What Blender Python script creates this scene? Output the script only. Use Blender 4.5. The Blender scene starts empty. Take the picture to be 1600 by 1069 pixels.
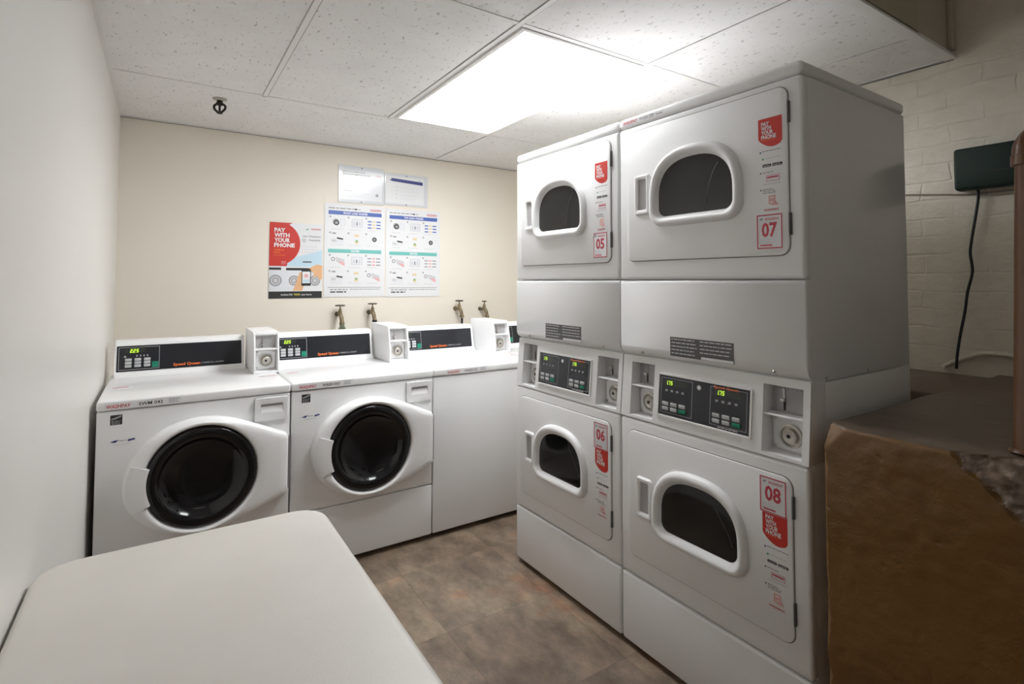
import bpy, bmesh, math, random
from mathutils import Vector, Matrix
random.seed(7)
SC = bpy.context.scene
COL = SC.collection
PI = math.pi
# ---------------------------------------------------------------- camera
F_PX, CXP, CYP = 833.158, 800.0, 409.185
CAM_H = 1.3032
YAW, PITCH, ROLL = math.radians(33.2224), math.radians(2.1124), math.radians(0.1001)
fw = Vector((math.sin(YAW), math.cos(YAW), 0)); rt = Vector((math.cos(YAW), -math.sin(YAW), 0)); up = Vector((0, 0, 1))
fw2 = fw*math.cos(PITCH) + up*math.sin(PITCH); up2 = up*math.cos(PITCH) - fw*math.sin(PITCH)
rt3 = rt*math.cos(ROLL) + up2*math.sin(ROLL); up3 = up2*math.cos(ROLL) - rt*math.sin(ROLL)
cd = bpy.data.cameras.new('camera'); cam = bpy.data.objects.new('camera', cd); COL.objects.link(cam)
cam.matrix_world = Matrix(((rt3.x, up3.x, -fw2.x, 0), (rt3.y, up3.y, -fw2.y, 0), (rt3.z, up3.z, -fw2.z, CAM_H), (0, 0, 0, 1)))
cd.sensor_width = 36; cd.lens = 36*F_PX/1600; cd.sensor_fit = 'HORIZONTAL'
cd.shift_y = -(534.5-CYP)/1600; cd.clip_start = 0.02
SC.camera = cam
# ---------------------------------------------------------------- light and exposure
LIGHT_STRENGTH = 13.5
REAR_FILL_STRENGTH = 2.2
w = bpy.data.worlds.new('world'); SC.world = w; w.use_nodes = True
w.node_tree.nodes['Background'].inputs[0].default_value = (0.9, 0.93, 1, 1)
w.node_tree.nodes['Background'].inputs[1].default_value = 0.05
SC.view_settings.view_transform = 'Standard'; SC.view_settings.look = 'None'
SC.view_settings.gamma = 1; SC.view_settings.exposure = 0.42; SC.view_settings.use_curve_mapping = False
SC.cycles.max_bounces = 10; SC.cycles.diffuse_bounces = 7; SC.cycles.sample_clamp_indirect = 6

# ---------------------------------------------------------------- materials
MATS = {}
def mat(name, col, rough=.5, metal=0, emit=None, es=1, coat=0, spec=None):
    if name in MATS: return MATS[name]
    m = bpy.data.materials.new(name); m.use_nodes = True
    b = m.node_tree.nodes['Principled BSDF']
    b.inputs['Base Color'].default_value = (*col, 1); b.inputs['Roughness'].default_value = rough
    b.inputs['Metallic'].default_value = metal
    if coat: b.inputs['Coat Weight'].default_value = coat; b.inputs['Coat Roughness'].default_value = .08
    if spec is not None: b.inputs['Specular IOR Level'].default_value = spec
    if emit: b.inputs['Emission Color'].default_value = (*emit, 1); b.inputs['Emission Strength'].default_value = es
    MATS[name] = m
    return m
def N(m, t, **kw):
    n = m.node_tree.nodes.new(t)
    for k, v in kw.items():
        if k.startswith('i_'): n.inputs[k[2:].replace('_', ' ')].default_value = v
        else: setattr(n, k, v)
    return n
def L(m, a, b): m.node_tree.links.new(a, b)
def bsdf(m): return m.node_tree.nodes['Principled BSDF']
def bump(m, height, strength=.3, dist=.005):
    bp = N(m, 'ShaderNodeBump'); bp.inputs['Strength'].default_value = strength; bp.inputs['Distance'].default_value = dist
    L(m, height, bp.inputs['Height']); L(m, bp.outputs[0], bsdf(m).inputs['Normal']); return bp
def ramp(m, fac, stops):
    r = N(m, 'ShaderNodeValToRGB'); e = r.color_ramp.elements
    while len(e) < len(stops): e.new(.5)
    for k, (p, c) in enumerate(stops): e[k].position = p; e[k].color = (*c, 1) if len(c) == 3 else c
    L(m, fac, r.inputs[0]); return r
def objco(m, scale=(1, 1, 1), rot=(0, 0, 0)):
    tc = N(m, 'ShaderNodeTexCoord'); mp = N(m, 'ShaderNodeMapping')
    mp.inputs['Scale'].default_value = scale; mp.inputs['Rotation'].default_value = rot
    L(m, tc.outputs['Object'], mp.inputs[0]); return mp.outputs[0]
def noise(m, vec, scale, detail=4, rough=.5):
    n = N(m, 'ShaderNodeTexNoise'); n.inputs['Scale'].default_value = scale; n.inputs['Detail'].default_value = detail
    n.inputs['Roughness'].default_value = rough; L(m, vec, n.inputs['Vector']); return n.outputs[0]

enamel = mat('white_enamel', (.80, .795, .79), .28, coat=.3)
def enamel_variation(m, c0, c1, bs=.03):
    v = objco(m); n = noise(m, v, 3.0, 3); r = ramp(m, n, [(.3, c0), (.7, c1)])
    L(m, r.outputs[0], bsdf(m).inputs['Base Color']); n2 = noise(m, v, 260, 2); bump(m, n2, bs, .001)
enamel_variation(enamel, (.83, .832, .836), (.865, .867, .87))
plastic_w = mat('white_plastic', (.80, .80, .795), .38)
enamel_variation(plastic_w, (.84, .842, .846), (.87, .872, .876), .02)
grey_rec = mat('grey_plastic', (.42, .41, .41), .45)
gasket_m = mat('seam_grey', (.22, .21, .20), .6)
black_gloss = mat('black_gloss', (.006, .006, .007), .09, spec=.45)
panel_black = mat('panel_black', (.018, .019, .024), .22)
dark_m = mat('dark_gap', (.012, .011, .010), .8)
rubber = mat('black_rubber', (.012, .012, .012), .55)
chrome = mat('brushed_metal', (.55, .53, .50), .3, 1)
hinge_m = mat('hinge_grey', (.10, .095, .09), .5)
brass = mat('old_brass', (.20, .15, .085), .45, .75)
brass_v = objco(brass); L(brass, ramp(brass, noise(brass, brass_v, 60), [(.35, (.13, .10, .06)), (.7, (.34, .27, .17))]).outputs[0], bsdf(brass).inputs['Base Color'])
led = mat('led_green', (.3, .5, .02), .5, emit=(.62, .95, .05), es=.75)
lens_dark = mat('display_dark', (.03, .035, .03), .2)
key_grey = mat('key_grey', (.50, .51, .52), .5)
key_green = mat('key_green', (.0, .22, .13), .5)
line_grey = mat('line_grey', (.38, .39, .42), .5)
red = mat('sticker_red', (.56, .030, .020), .45)
redline = mat('sticker_crimson', (.55, .06, .09), .5)
orange = mat('print_orange', (.75, .16, .03), .45)
paper = mat('paper_white', (.74, .745, .76), .5)
clear_w = mat('paper_cool', (.74, .76, .80), .25)
ink = mat('ink_black', (.02, .02, .02), .5)
ink_grey = mat('ink_grey', (.32, .32, .34), .5)
ink_light = mat('ink_pale', (.58, .58, .60), .5)
blue = mat('print_blue', (.07, .13, .42), .45)
navy = mat('print_navy', (.04, .05, .20), .45)
teal = mat('print_teal', (.16, .50, .46), .45)
green_p = mat('print_green', (.12, .42, .22), .45)
skin_p = mat('print_skin', (.72, .42, .22), .5)
pink_p = mat('print_pink', (.75, .40, .42), .5)
tan_p = mat('print_tan', (.72, .58, .36), .5)
yellow_p = mat('print_yellow', (.8, .65, .1), .5)
sky_p = mat('print_skyblue', (.50, .66, .76), .5)
clear_film = mat('pale_film', (.80, .80, .805), .3)
badge_m = mat('badge_dark', (.09, .088, .085), .4)
glass_d = mat('smoked_glass', (.006, .006, .006), .10)
glass_u = mat('smoked_window', (.020, .020, .021), .25)

# ---------------------------------------------------------------- object helpers
def link(name, me, parent=None, mats=(), loc=None):
    o = bpy.data.objects.new(name, me); COL.objects.link(o)
    for m in mats: me.materials.append(m)
    if parent: o.parent = parent
    if loc: o.location = loc
    return o
def finish(name, bm, m, parent=None, smooth=True, loc=None, angle=35):
    bmesh.ops.recalc_face_normals(bm, faces=bm.faces)
    me = bpy.data.meshes.new(name); bm.to_mesh(me); bm.free()
    ms = m if isinstance(m, (list, tuple)) else [m]
    o = link(name, me, parent, ms, loc)
    if smooth:
        for p in me.polygons: p.use_smooth = True
        try: me.set_sharp_from_angle(angle=math.radians(angle))
        except Exception: pass
    return o
def tag(o, label, cat, group=None):
    o['label'] = label; o['category'] = cat
    if group: o['group'] = group
    return o
def struct(o): o['kind'] = 'structure'; return o
def thing(name, label, cat, loc=(0, 0, 0), rotz=0, group=None):
    o = bpy.data.objects.new(name, None); COL.objects.link(o); o.empty_display_size = .1
    o.location = loc; o.rotation_euler = (0, 0, rotz)
    return tag(o, label, cat, group)
def B(bm, x0, x1, y0, y1, z0, z1, bev=0, seg=2, mi=0, edges=None):
    """bevelled box added to bm"""
    r = bmesh.ops.create_cube(bm, size=1)
    vs = r['verts']
    for v in vs: v.co = Vector((x0+(v.co.x+.5)*(x1-x0), y0+(v.co.y+.5)*(y1-y0), z0+(v.co.z+.5)*(z1-z0)))
    fs = set(f for v in vs for f in v.link_faces)
    for f in fs: f.material_index = mi
    if bev:
        es = list(set(e for f in fs for e in f.edges))
        if edges: es = [e for e in es if edges(e)]
        g = bmesh.ops.bevel(bm, geom=es, offset=bev, segments=seg, affect='EDGES', profile=.5)
        for f in g['faces']: f.material_index = mi
        vs = list(set(v for f in g['faces'] for v in f.verts) | set(v for v in vs if v.is_valid))
    return vs
def nb(): return bmesh.new()
def box(name, x0, x1, y0, y1, z0, z1, m, parent=None, bev=0, seg=2):
    bm = nb(); B(bm, x0, x1, y0, y1, z0, z1, bev, seg); return finish(name, bm, m, parent)
def rrect(x0, x1, z0, z1, r, n=6):
    pts = []
    for (cx, cz, a0) in ((x1-r, z1-r, 0), (x0+r, z1-r, 90), (x0+r, z0+r, 180), (x1-r, z0+r, 270)):
        for k in range(n+1):
            a = math.radians(a0+90*k/n); pts.append((cx+r*math.cos(a), cz+r*math.sin(a)))
    return pts
def circ(cx, cz, r, n=32, rz=None): return [(cx+r*math.cos(2*PI*k/n), cz+(rz or r)*math.sin(2*PI*k/n)) for k in range(n)]
def dshape(cx, z0, w_, h, r=.035):
    """flat-bottomed window outline with an arched top, counter-clockwise from right"""
    hw = w_/2; zs = z0+h*.34; pts = []
    n = 26; ex = 2/2.45
    for k in range(n+1):
        a = PI*k/n; c, s = math.cos(a), math.sin(a)
        pts.append((cx+hw*math.copysign(abs(c)**ex, c), zs+(h*.66)*abs(s)**ex))
    for k in range(9):
        a = PI+PI/2*k/8; pts.append((cx-hw+r+r*math.cos(a), z0+r+r*math.sin(a)))
    for k in range(9):
        a = 1.5*PI+PI/2*k/8; pts.append((cx+hw-r+r*math.cos(a), z0+r+r*math.sin(a)))
    return pts
def inset(pts, d):
    if abs(d) < 1e-9: return list(pts)
    n = len(pts); out = []
    for i in range(n):
        a, b, c = pts[i-1], pts[i], pts[(i+1) % n]
        t = Vector((c[0]-a[0], c[1]-a[1]))
        if t.length < 1e-9: out.append(b); continue
        t.normalize(); out.append((b[0]-t.y*d, b[1]+t.x*d))   # CCW -> inward
    return out
def loft(bm, loops, cap0=False, cap1=True, mi=0, mis=None):
    """loops: list of (pts2d, y) in the XZ plane"""
    rings = []
    for pts, y in loops: rings.append([bm.verts.new((p[0], (y(p) if callable(y) else y), p[1])) for p in pts])
    for k in range(len(rings)-1):
        a, b = rings[k], rings[k+1]; n = len(a)
        for i in range(n):
            f = bm.faces.new((a[i], a[(i+1) % n], b[(i+1) % n], b[i])); f.material_index = mis[k] if mis else mi
    if cap0: bm.faces.new(rings[0]).material_index = mi
    if cap1: bm.faces.new(rings[-1]).material_index = mis[-1] if mis and len(mis) >= len(rings) else mi
    return rings
def slab(name, pts, y0, y1, m, parent, r=.002):
    """plate from y0 (back) to y1 (front, smaller) with a rounded front edge"""
    bm = nb(); loft(bm, [(pts, y0), (pts, y1+r), (inset(pts, r*.3), y1+r*.3), (inset(pts, r), y1)], cap0=False)
    return finish(name, bm, m, parent)
def tube(bm, pts, r, n=10, mi=0, caps=True):
    pts = [Vector(p) for p in pts]; rings = []
    rr = r if isinstance(r, (list, tuple)) else [r]*len(pts)
    t0 = (pts[1]-pts[0]).normalized(); ref = Vector((0, 0, 1)) if abs(t0.z) < .9 else Vector((1, 0, 0))
    u = t0.cross(ref).normalized()
    for i, p in enumerate(pts):
        t = ((pts[min(i+1, len(pts)-1)]-pts[max(i-1, 0)])).normalized()
        u = (u-t*u.dot(t)).normalized(); v = t.cross(u)
        rings.append([bm.verts.new(p+(u*math.cos(2*PI*k/n)+v*math.sin(2*PI*k/n))*rr[i]) for k in range(n)])
    for a, b in zip(rings, rings[1:]):
        for k in range(n):
            f = bm.faces.new((a[k], a[(k+1) % n], b[(k+1) % n], b[k])); f.material_index = mi
    if caps:
        bm.faces.new(rings[0]).material_index = mi; bm.faces.new(rings[-1]).material_index = mi
def smooth_path(pts, n=6):
    P = [Vector(p) for p in pts]; P = [P[0]*2-P[1]]+P+[P[-1]*2-P[-2]]; out = []
    for i in range(1, len(P)-2):
        for k in range(n):
            t = k/n; a, b, c, d = P[i-1], P[i], P[i+1], P[i+2]
            out.append(.5*((2*b)+(c-a)*t+(2*a-5*b+4*c-d)*t*t+(3*b-a-3*c+d)*t**3))
    out.append(P[-2]); return out
_tc = {}
def text_geo(s, bold=.02):
    k = (s, bold)
    if k in _tc: return _tc[k]
    c = bpy.data.curves.new('t', 'FONT'); c.body = s; c.size = 1; c.offset = bold; c.resolution_u = 2; c.fill_mode = 'BOTH'
    o = bpy.data.objects.new('t', c); COL.objects.link(o)
    dg = bpy.context.evaluated_depsgraph_get(); me = bpy.data.meshes.new_from_object(o.evaluated_get(dg))
    V = [(v.co.x, v.co.y) for v in me.vertices]; Fc = [tuple(p.vertices) for p in me.polygons]
    bpy.data.objects.remove(o); bpy.data.curves.remove(c); bpy.data.meshes.remove(me)
    if V:
        x0 = min(v[0] for v in V); x1 = max(v[0] for v in V); y0 = min(v[1] for v in V); y1 = max(v[1] for v in V)
    else: x0 = x1 = y0 = y1 = 0
    _tc[k] = (V, Fc, x0, x1, y0, y1); return _tc[k]
class Sheet:
    """flat printed sheet in the XZ plane facing -Y; later layers lie a hair in front"""
    def __init__(s, y=0.0, eps=.00025): s.V = []; s.F = []; s.M = []; s.mats = []; s.y = y; s.eps = eps; s.k = 0
    def _m(s, m):
        if m not in s.mats: s.mats.append(m)
        return s.mats.index(m)
    def poly(s, pts, m, layer=None):
        b = len(s.V); s.k = s.k if layer is None else layer
        s.V += [(p[0], s.y-s.eps*s.k, p[1]) for p in pts]; s.F.append(tuple(range(b, b+len(pts)))); s.M.append(s._m(m))
    def rect(s, x0, x1, z0, z1, m, layer=1, sk=0): s.poly([(x0, z0), (x1, z0+sk), (x1, z1+sk), (x0, z1)], m, layer)
    def rr(s, x0, x1, z0, z1, r, m, layer=1): s.poly(rrect(x0, x1, z0, z1, r, 4), m, layer)
    def disc(s, cx, cz, r, m, layer=1, rz=None, n=20): s.poly(circ(cx, cz, r, n, rz), m, layer)
    def frame(s, x0, x1, z0, z1, t, m, layer=1):
        s.rect(x0, x1, z0, z0+t, m, layer); s.rect(x0, x1, z1-t, z1, m, layer); s.rect(x0, x0+t, z0+t, z1-t, m, layer); s.rect(x1-t, x1, z0+t, z1-t, m, layer)
    def ring(s, cx, cz, r0, r1, m, layer=1, n=24):
        for k in range(n):
            a, b = 2*PI*k/n, 2*PI*(k+1)/n
            s.poly([(cx+r0*math.cos(a), cz+r0*math.sin(a)), (cx+r1*math.cos(a), cz+r1*math.sin(a)), (cx+r1*math.cos(b), cz+r1*math.sin(b)), (cx+r0*math.cos(b), cz+r0*math.sin(b))], m, layer)
    def text(s, t, x0, z0, h, m, width=None, bold=.02, layer=2, align='l', sl=0):
        V, Fc, a0, a1, b0, b1 = text_geo(t, bold)
        if not V: return
        sy = h/.72; sx = sy if not width else width/(a1-a0); W_ = (a1-a0)*sx
        ox = x0 - (0 if align == 'l' else W_/2 if align == 'c' else W_)
        b = len(s.V); s.V += [(ox+(v[0]-a0)*sx+sl*(v[1])*sy, s.y-s.eps*layer, z0+v[1]*sy) for v in V]
        mi = s._m(m)
        for f in Fc: s.F.append(tuple(i+b for i in f)); s.M.append(mi)
    def lines(s, x0, x1, z, n, gap, h, m, layer=1, ragged=.25):
        for k in range(n):
            xx = x0; xe = x1-(x1-x0)*ragged*random.random()
            while xx < xe:
                wl = min(random.uniform(2.0, 6.0)*h, xe-xx); s.rect(xx, xx+wl, z-k*gap-h, z-k*gap, m, layer); xx += wl+h*.8
    def build(s, name, parent=None, mx=None):
        me = bpy.data.meshes.new(name); me.from_pydata(s.V, [], s.F)
        if mx: me.transform(mx)
        for p, i in zip(me.polygons, s.M): p.material_index = i
        me.update(); return link(name, me, parent, s.mats)

# ================================================================ THE ROOM
WX0, WX1, WY1, WY0 = -.216, 2.689, 3.643, -2.3
ZC, ZC2, YF = 2.2207, 2.95, .81
# floor
fm = mat('slate_vinyl', (.2, .15, .11), .5)
v = objco(fm)
bo = N(fm, 'ShaderNodeTexBrick', offset=0.0); bo.inputs['Scale'].default_value = 1; bo.inputs['Brick Width'].default_value = .457; bo.inputs['Row Height'].default_value = .457; bo.inputs['Mortar Size'].default_value = 0
bo.inputs['Color1'].default_value = (0, 0, 0, 1); bo.inputs['Color2'].default_value = (1, .7, .4, 1); L(fm, v, bo.inputs['Vector'])
vo = N(fm, 'ShaderNodeVectorMath', operation='MULTIPLY_ADD'); vo.inputs[1].default_value = (7, 9, 5); L(fm, bo.outputs['Color'], vo.inputs[0]); L(fm, v, vo.inputs[2])
mpf = N(fm, 'ShaderNodeMapping'); mpf.inputs['Scale'].default_value = (1, .55, 1); mpf.inputs['Rotation'].default_value = (0, 0, .7); L(fm, vo.outputs[0], mpf.inputs[0])
n1 = noise(fm, v, 2.4, 8, .62); n2 = noise(fm, mpf.outputs[0], 10, 12, .72); n3 = noise(fm, v, 38, 6, .7)
r1 = ramp(fm, n1, [(.30, (.115, .078, .052)), (.45, (.195, .142, .100)), (.57, (.255, .198, .142)), (.68, (.31, .165, .098))])
r2 = ramp(fm, n2, [(.33, (.50, .48, .46)), (.5, (.95, .94, .93)), (.68, (1.55, 1.52, 1.46))])
mx = N(fm, 'ShaderNodeMixRGB', blend_type='MULTIPLY'); mx.inputs[0].default_value = .85
L(fm, r1.outputs[0], mx.inputs[1]); L(fm, r2.outputs[0], mx.inputs[2])
vr = N(fm, 'ShaderNodeTexVoronoi', feature='DISTANCE_TO_EDGE'); vr.inputs['Scale'].default_value = 5.5
dm = N(fm, 'ShaderNodeMixRGB'); dm.inputs[0].default_value = .18
nv = N(fm, 'ShaderNodeTexNoise'); nv.inputs['Scale'].default_value = 6; nv.inputs['Detail'].default_value = 6; L(fm, v, nv.inputs['Vector'])
L(fm, v, dm.inputs[1]); L(fm, nv.outputs['Color'], dm.inputs[2]); L(fm, dm.outputs[0], vr.inputs['Vector'])
rv = ramp(fm, vr.outputs['Distance'], [(0, (1, 1, 1)), (.02, (0, 0, 0))])
mm = N(fm, 'ShaderNodeMath', operation='MULTIPLY'); L(fm, rv.outputs[0], mm.inputs[0]); L(fm, ramp(fm, n3, [(.45, (0, 0, 0)), (.75, (.45, .45, .45))]).outputs[0], mm.inputs[1])
mx2 = N(fm, 'ShaderNodeMixRGB'); mx2.inputs[2].default_value = (.33, .27, .21, 1); L(fm, mm.outputs[0], mx2.inputs[0]); L(fm, mx.outputs[0], mx2.inputs[1])
bt = N(fm, 'ShaderNodeTexBrick', offset=0.0); bt.inputs['Scale'].default_value = 1; bt.inputs['Brick Width'].default_value = .457; bt.inputs['Row Height'].default_value = .457; bt.inputs['Mortar Size'].default_value = .0022
bt.inputs['Color1'].default_value = (1, 1, 1, 1); bt.inputs['Color2'].default_value = (.88, .88, .90, 1); bt.inputs['Mortar'].default_value = (.76, .74, .72, 1)
L(fm, v, bt.inputs['Vector'])
mx3 = N(fm, 'ShaderNodeMixRGB', blend_type='MULTIPLY'); mx3.inputs[0].default_value = 1; L(fm, mx2.outputs[0], mx3.inputs[1]); L(fm, bt.outputs['Color'], mx3.inputs[2])
L(fm, mx3.outputs[0], bsdf(fm).inputs['Base Color']); bump(fm, n2, .25, .004)
struct(box('floor', WX0-.1, WX1+.1, WY0-.1, WY1+.1, -.06, 0, fm))
# walls
def wallmat(name, c0, c1, bs=.12, rough=.55):
    m = mat(name, c0, rough); v = objco(m); L(m, ramp(m, noise(m, v, 1.7, 4), [(.3, c0), (.7, c1)]).outputs[0], bsdf(m).inputs['Base Color'])
    bump(m, noise(m, v, 90, 4), bs, .002); return m
wl = wallmat('white_wall_paint', (.75, .73, .70), (.775, .755, .725), .12, .4)
wc = wallmat('cream_wall_paint', (.80, .745, .65), (.82, .765, .675))
struct(box('wall_left', WX0-.1, WX0, WY0, WY1+.1, 0, ZC2, wl))
struct(box('wall_back', WX0, WX1, WY1, WY1+.1, 0, ZC2, wc))
struct(box('wall_front', WX0-.1, WX1+.1, WY0-.1, WY0, 0, ZC2, wl))
# painted brick wall
bw = mat('painted_brick', (.6, .56, .48), .48)
tc = N(bw, 'ShaderNodeTexCoord'); sx = N(bw, 'ShaderNodeSeparateXYZ'); cb = N(bw, 'ShaderNodeCombineXYZ')
L(bw, tc.outputs['Object'], sx.inputs[0]); L(bw, sx.outputs['Y'], cb.inputs['X']); L(bw, sx.outputs['Z'], cb.inputs['Y']); L(bw, sx.outputs['X'], cb.inputs['Z'])
nd = N(bw, 'ShaderNodeTexNoise'); nd.inputs['Scale'].default_value = 5; nd.inputs['Detail'].default_value = 4; L(bw, cb.outputs[0], nd.inputs['Vector'])
va = N(bw, 'ShaderNodeVectorMath', operation='MULTIPLY_ADD'); va.inputs[1].default_value = (.07, .035, .0); L(bw, nd.outputs['Color'], va.inputs[0]); L(bw, cb.outputs[0], va.inputs[2])
bk = N(bw, 'ShaderNodeTexBrick'); bk.inputs['Scale'].default_value = 1; bk.inputs['Brick Width'].default_value = .215; bk.inputs['Row Height'].default_value = .0755
bk.inputs['Mortar Size'].default_value = .006; bk.inputs['Mortar Smooth'].default_value = .7; L(bw, va.outputs[0], bk.inputs['Vector'])
inv = N(bw, 'ShaderNodeMath', operation='SUBTRACT'); inv.inputs[0].default_value = 1; L(bw, bk.outputs['Fac'], inv.inputs[1])
na = noise(bw, cb.outputs[0], 14, 5, .6); nbk = noise(bw, cb.outputs[0], 60, 4, .6)
# some joints are filled with thick paint, some open
msk = ramp(bw, noise(bw, cb.outputs[0], 4.5, 2), [(.42, (.08, .08, .08)), (.62, (1, 1, 1))])
mA = N(bw, 'ShaderNodeMath', operation='MULTIPLY'); L(bw, bk.outputs['Fac'], mA.inputs[0]); L(bw, msk.outputs[0], mA.inputs[1])
s1 = N(bw, 'ShaderNodeMath', operation='MULTIPLY_ADD'); s1.inputs[1].default_value = -.55; L(bw, mA.outputs[0], s1.inputs[0]); L(bw, na, s1.inputs[2])
s2 = N(bw, 'ShaderNodeMath', operation='MULTIPLY_ADD'); s2.inputs[1].default_value = .25; L(bw, nbk, s2.inputs[0]); L(bw, s1.outputs[0], s2.inputs[2])
bump(bw, s2.outputs[0], .6, .008)
L(bw, ramp(bw, na, [(.3, (.66, .61, .52)), (.7, (.73, .68, .59))]).outputs[0], bsdf(bw).inputs['Base Color'])
struct(box('wall_right', WX1, WX1+.1, WY0, WY1+.1, 0, ZC2, bw))
# ceiling tiles
cm = mat('acoustic_tile', (.72, .70, .69), .8)
v = objco(cm); n1 = noise(cm, v, 120, 3, .6)
vs_ = objco(cm, (1, .45, 1)); n2 = noise(cm, vs_, 68, 3, .7); n3 = noise(cm, v, 5, 3)
sp = ramp(cm, n2, [(.615, (0, 0, 0)), (.665, (1, 1, 1))])
bc = ramp(cm, n3, [(.3, (.75, .735, .725)), (.7, (.80, .785, .775))])
mxc = N(cm, 'ShaderNodeMixRGB'); mxc.inputs[2].default_value = (.42, .40, .38, 1); L(cm, sp.outputs[0], mxc.inputs[0]); L(cm, bc.outputs[0], mxc.inputs[1])
L(cm, mxc.outputs[0], bsdf(cm).inputs['Base Color'])
hh = N(cm, 'ShaderNodeMath', operation='MULTIPLY_ADD'); hh.inputs[1].default_value = -1.5; L(cm, sp.outputs[0], hh.inputs[0]); L(cm, n1, hh.inputs[2])
bump(cm, hh.outputs[0], .35, .003)
LX0, LX1, LY0, LY1 = 1.086, 1.661, 1.577, 2.806
bm = nb()
B(bm, WX0, LX0-.02, YF, WY1, ZC, ZC+.02); B(bm, LX1+.02, WX1, YF, WY1, ZC, ZC+.02)
B(bm, LX0-.02, LX1+.02, YF, LY0-.02, ZC, ZC+.02); B(bm, LX0-.02, LX1+.02, LY1+.02, WY1, ZC, ZC+.02)
struct(finish('ceiling', bm, cm, smooth=False))
struct(box('ceiling_upper', WX0-.1, WX1+.1, WY0-.1, YF+.05, ZC2, ZC2+.1, wl))
# suspended grid
tb = mat('grid_white', (.74, .725, .71), .45)
bm = nb(); th = .0035; hw = .0105
GX = [.405, 1.045, 1.70, 2.345]; GY = [1.545, 2.858]
for gx in GX: B(bm, gx-hw, gx+hw, YF, WY1 if gx == 1.70 else GY[1]-hw, ZC-th, ZC, .001, 1)
for gy in GY:
    xs = [WX0]+GX+[WX1]
    for a, b in zip(xs, xs[1:]): B(bm, a+hw if a > 0 else a, b-hw if b < WX1 else b, gy-hw, gy+hw, ZC-th+.0006, ZC, .001, 1)
struct(finish('trim_1', bm, tb, smooth=False))
bm = nb()
B(bm, WX0, WX1, WY1-.02, WY1, ZC-.004, ZC); B(bm, WX0, WX0+.016, YF, WY1-.02, ZC-.004, ZC); B(bm, WX1-.02, WX1, YF, WY1-.02, ZC-.004, ZC)
B(bm, WX0, WX1, YF-.012, YF+.03, ZC-.006, ZC+.004, .002, 1)
struct(finish('trim_2', bm, tb, smooth=False))
# dark seams next to grid bars
bm = nb(); e = .0014
for gx in GX:
    for s in (-1, 1): B(bm, gx+s*(hw+e), gx+s*(hw+e)+e*s*.9, YF+.05, WY1-.03 if gx == 1.70 else GY[1]-hw, ZC-.0012, ZC+.001)
for gy in GY:
    B(bm, WX0+.02, WX1-.03, gy+hw, gy+hw+e*1.4, ZC-.0012, ZC+.001)
B(bm, WX0, WX1, WY1-.004, WY1, ZC-.007, ZC-.004); B(bm, WX1-.006, WX1, YF, WY1-.02, ZC-.009, ZC-.004)
struct(finish('trim_3', bm, gasket_m, smooth=False))
# bulkhead above the ceiling edge
fo = wallmat('olive_paint', (.40, .365, .27), (.44, .40, .30), .1)
f2 = wallmat('beige_board', (.46, .42, .34), (.50, .455, .37), .1)
struct(box('trim_4', WX0, 2.345, YF, YF+.03, ZC+.004, ZC2, fo))
struct(box('trim_5', 2.352, WX1, YF+.004, YF+.034, ZC+.004, ZC2, f2, bev=.002))
struct(box('trim_6', 2.64, WX1, YF-.012, YF+.004, ZC+.03, ZC2, f2, bev=.002))

# ceiling light
lt = thing('ceiling_light', 'large white rectangular recessed troffer light glowing in the tiled ceiling', 'ceiling light', ((LX0+LX1)/2, (LY0+LY1)/2, ZC))
hx, hy = (LX1-LX0)/2, (LY1-LY0)/2
em = mat('diffuser_glow', (.9, .9, .9), .5, emit=(.965, .985, 1), es=LIGHT_STRENGTH)
bm = nb(); B(bm, -hx, hx, -hy, hy, -.006, .012, .003, 2); finish('diffuser', bm, em, lt)
bm = nb()
for s in (-1, 1):
    B(bm, s*(hx+.011)-.010, s*(hx+.011)+.010, -hy-.02, hy+.02, -.008, .02, .002, 1)
    B(bm, -hx, hx, s*(hy+.010)-.009, s*(hy+.010)+.009, -.008, .02, .002, 1)
finish('light_frame', bm, tb, lt)
# added fill light behind the viewpoint, out of view, to soften the machine fronts
l_fill = thing('ceiling_light', 'plain white fill light added out of view under the high ceiling', 'ceiling light', (.7, -1.3, ZC2))
em_fill = mat('fill_light_glow', (.9, .9, .9), .5, emit=(1, .98, .95), es=REAR_FILL_STRENGTH)
bm = nb(); B(bm, -.6, .6, -.15, .15, -.06, -.01, .01, 2); finish('diffuser', bm, em_fill, l_fill)
bm = nb(); B(bm, -.62, .62, -.17, .17, -.012, 0, .003, 1); finish('light_frame', bm, tb, l_fill)
# sprinkler
sp_ = thing('sprinkler_head', 'small dark bronze sprinkler head hanging from the white ceiling tile', 'sprinkler', (.222, 3.03, ZC))
bz = mat('dark_bronze', (.035, .028, .022), .4, .6)
bm = nb(); loops = [(.0, .033), (-.004, .033), (-.008, .022), (-.010, .012)]
def lathe(bm, prof, n=24, mi=0, cx=0, cy=0, cap0=True, cap1=True):
    rings = [[bm.verts.new((cx+r*math.cos(2*PI*k/n), cy+r*math.sin(2*PI*k/n), z)) for k in range(n)] for z, r in prof]
    for a, b in zip(rings, rings[1:]):
        for k in range(n): bm.faces.new((a[k], a[(k+1) % n], b[(k+1) % n], b[k])).material_index = mi
    if cap0: bm.faces.new(rings[0]).material_index = mi
    if cap1: bm.faces.new(rings[-1]).material_index = mi
lathe(bm, loops); finish('escutcheon', bm, mat('stained_plate', (.42, .38, .33), .5), sp_)
bm = nb(); lathe(bm, [(-.008, .013), (-.018, .014), (-.022, .017), (-.030, .017), (-.034, .012)], 12); finish('sprinkler_body', bm, bz, sp_)
bm = nb()
for s in (-1, 1):
    tube(bm, smooth_path([(s*.012, -s*.006, -.026), (s*.023, -s*.012, -.036), (s*.022, -s*.011, -.052), (s*.006, -s*.003, -.070)], 5), .0058, 8)
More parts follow.
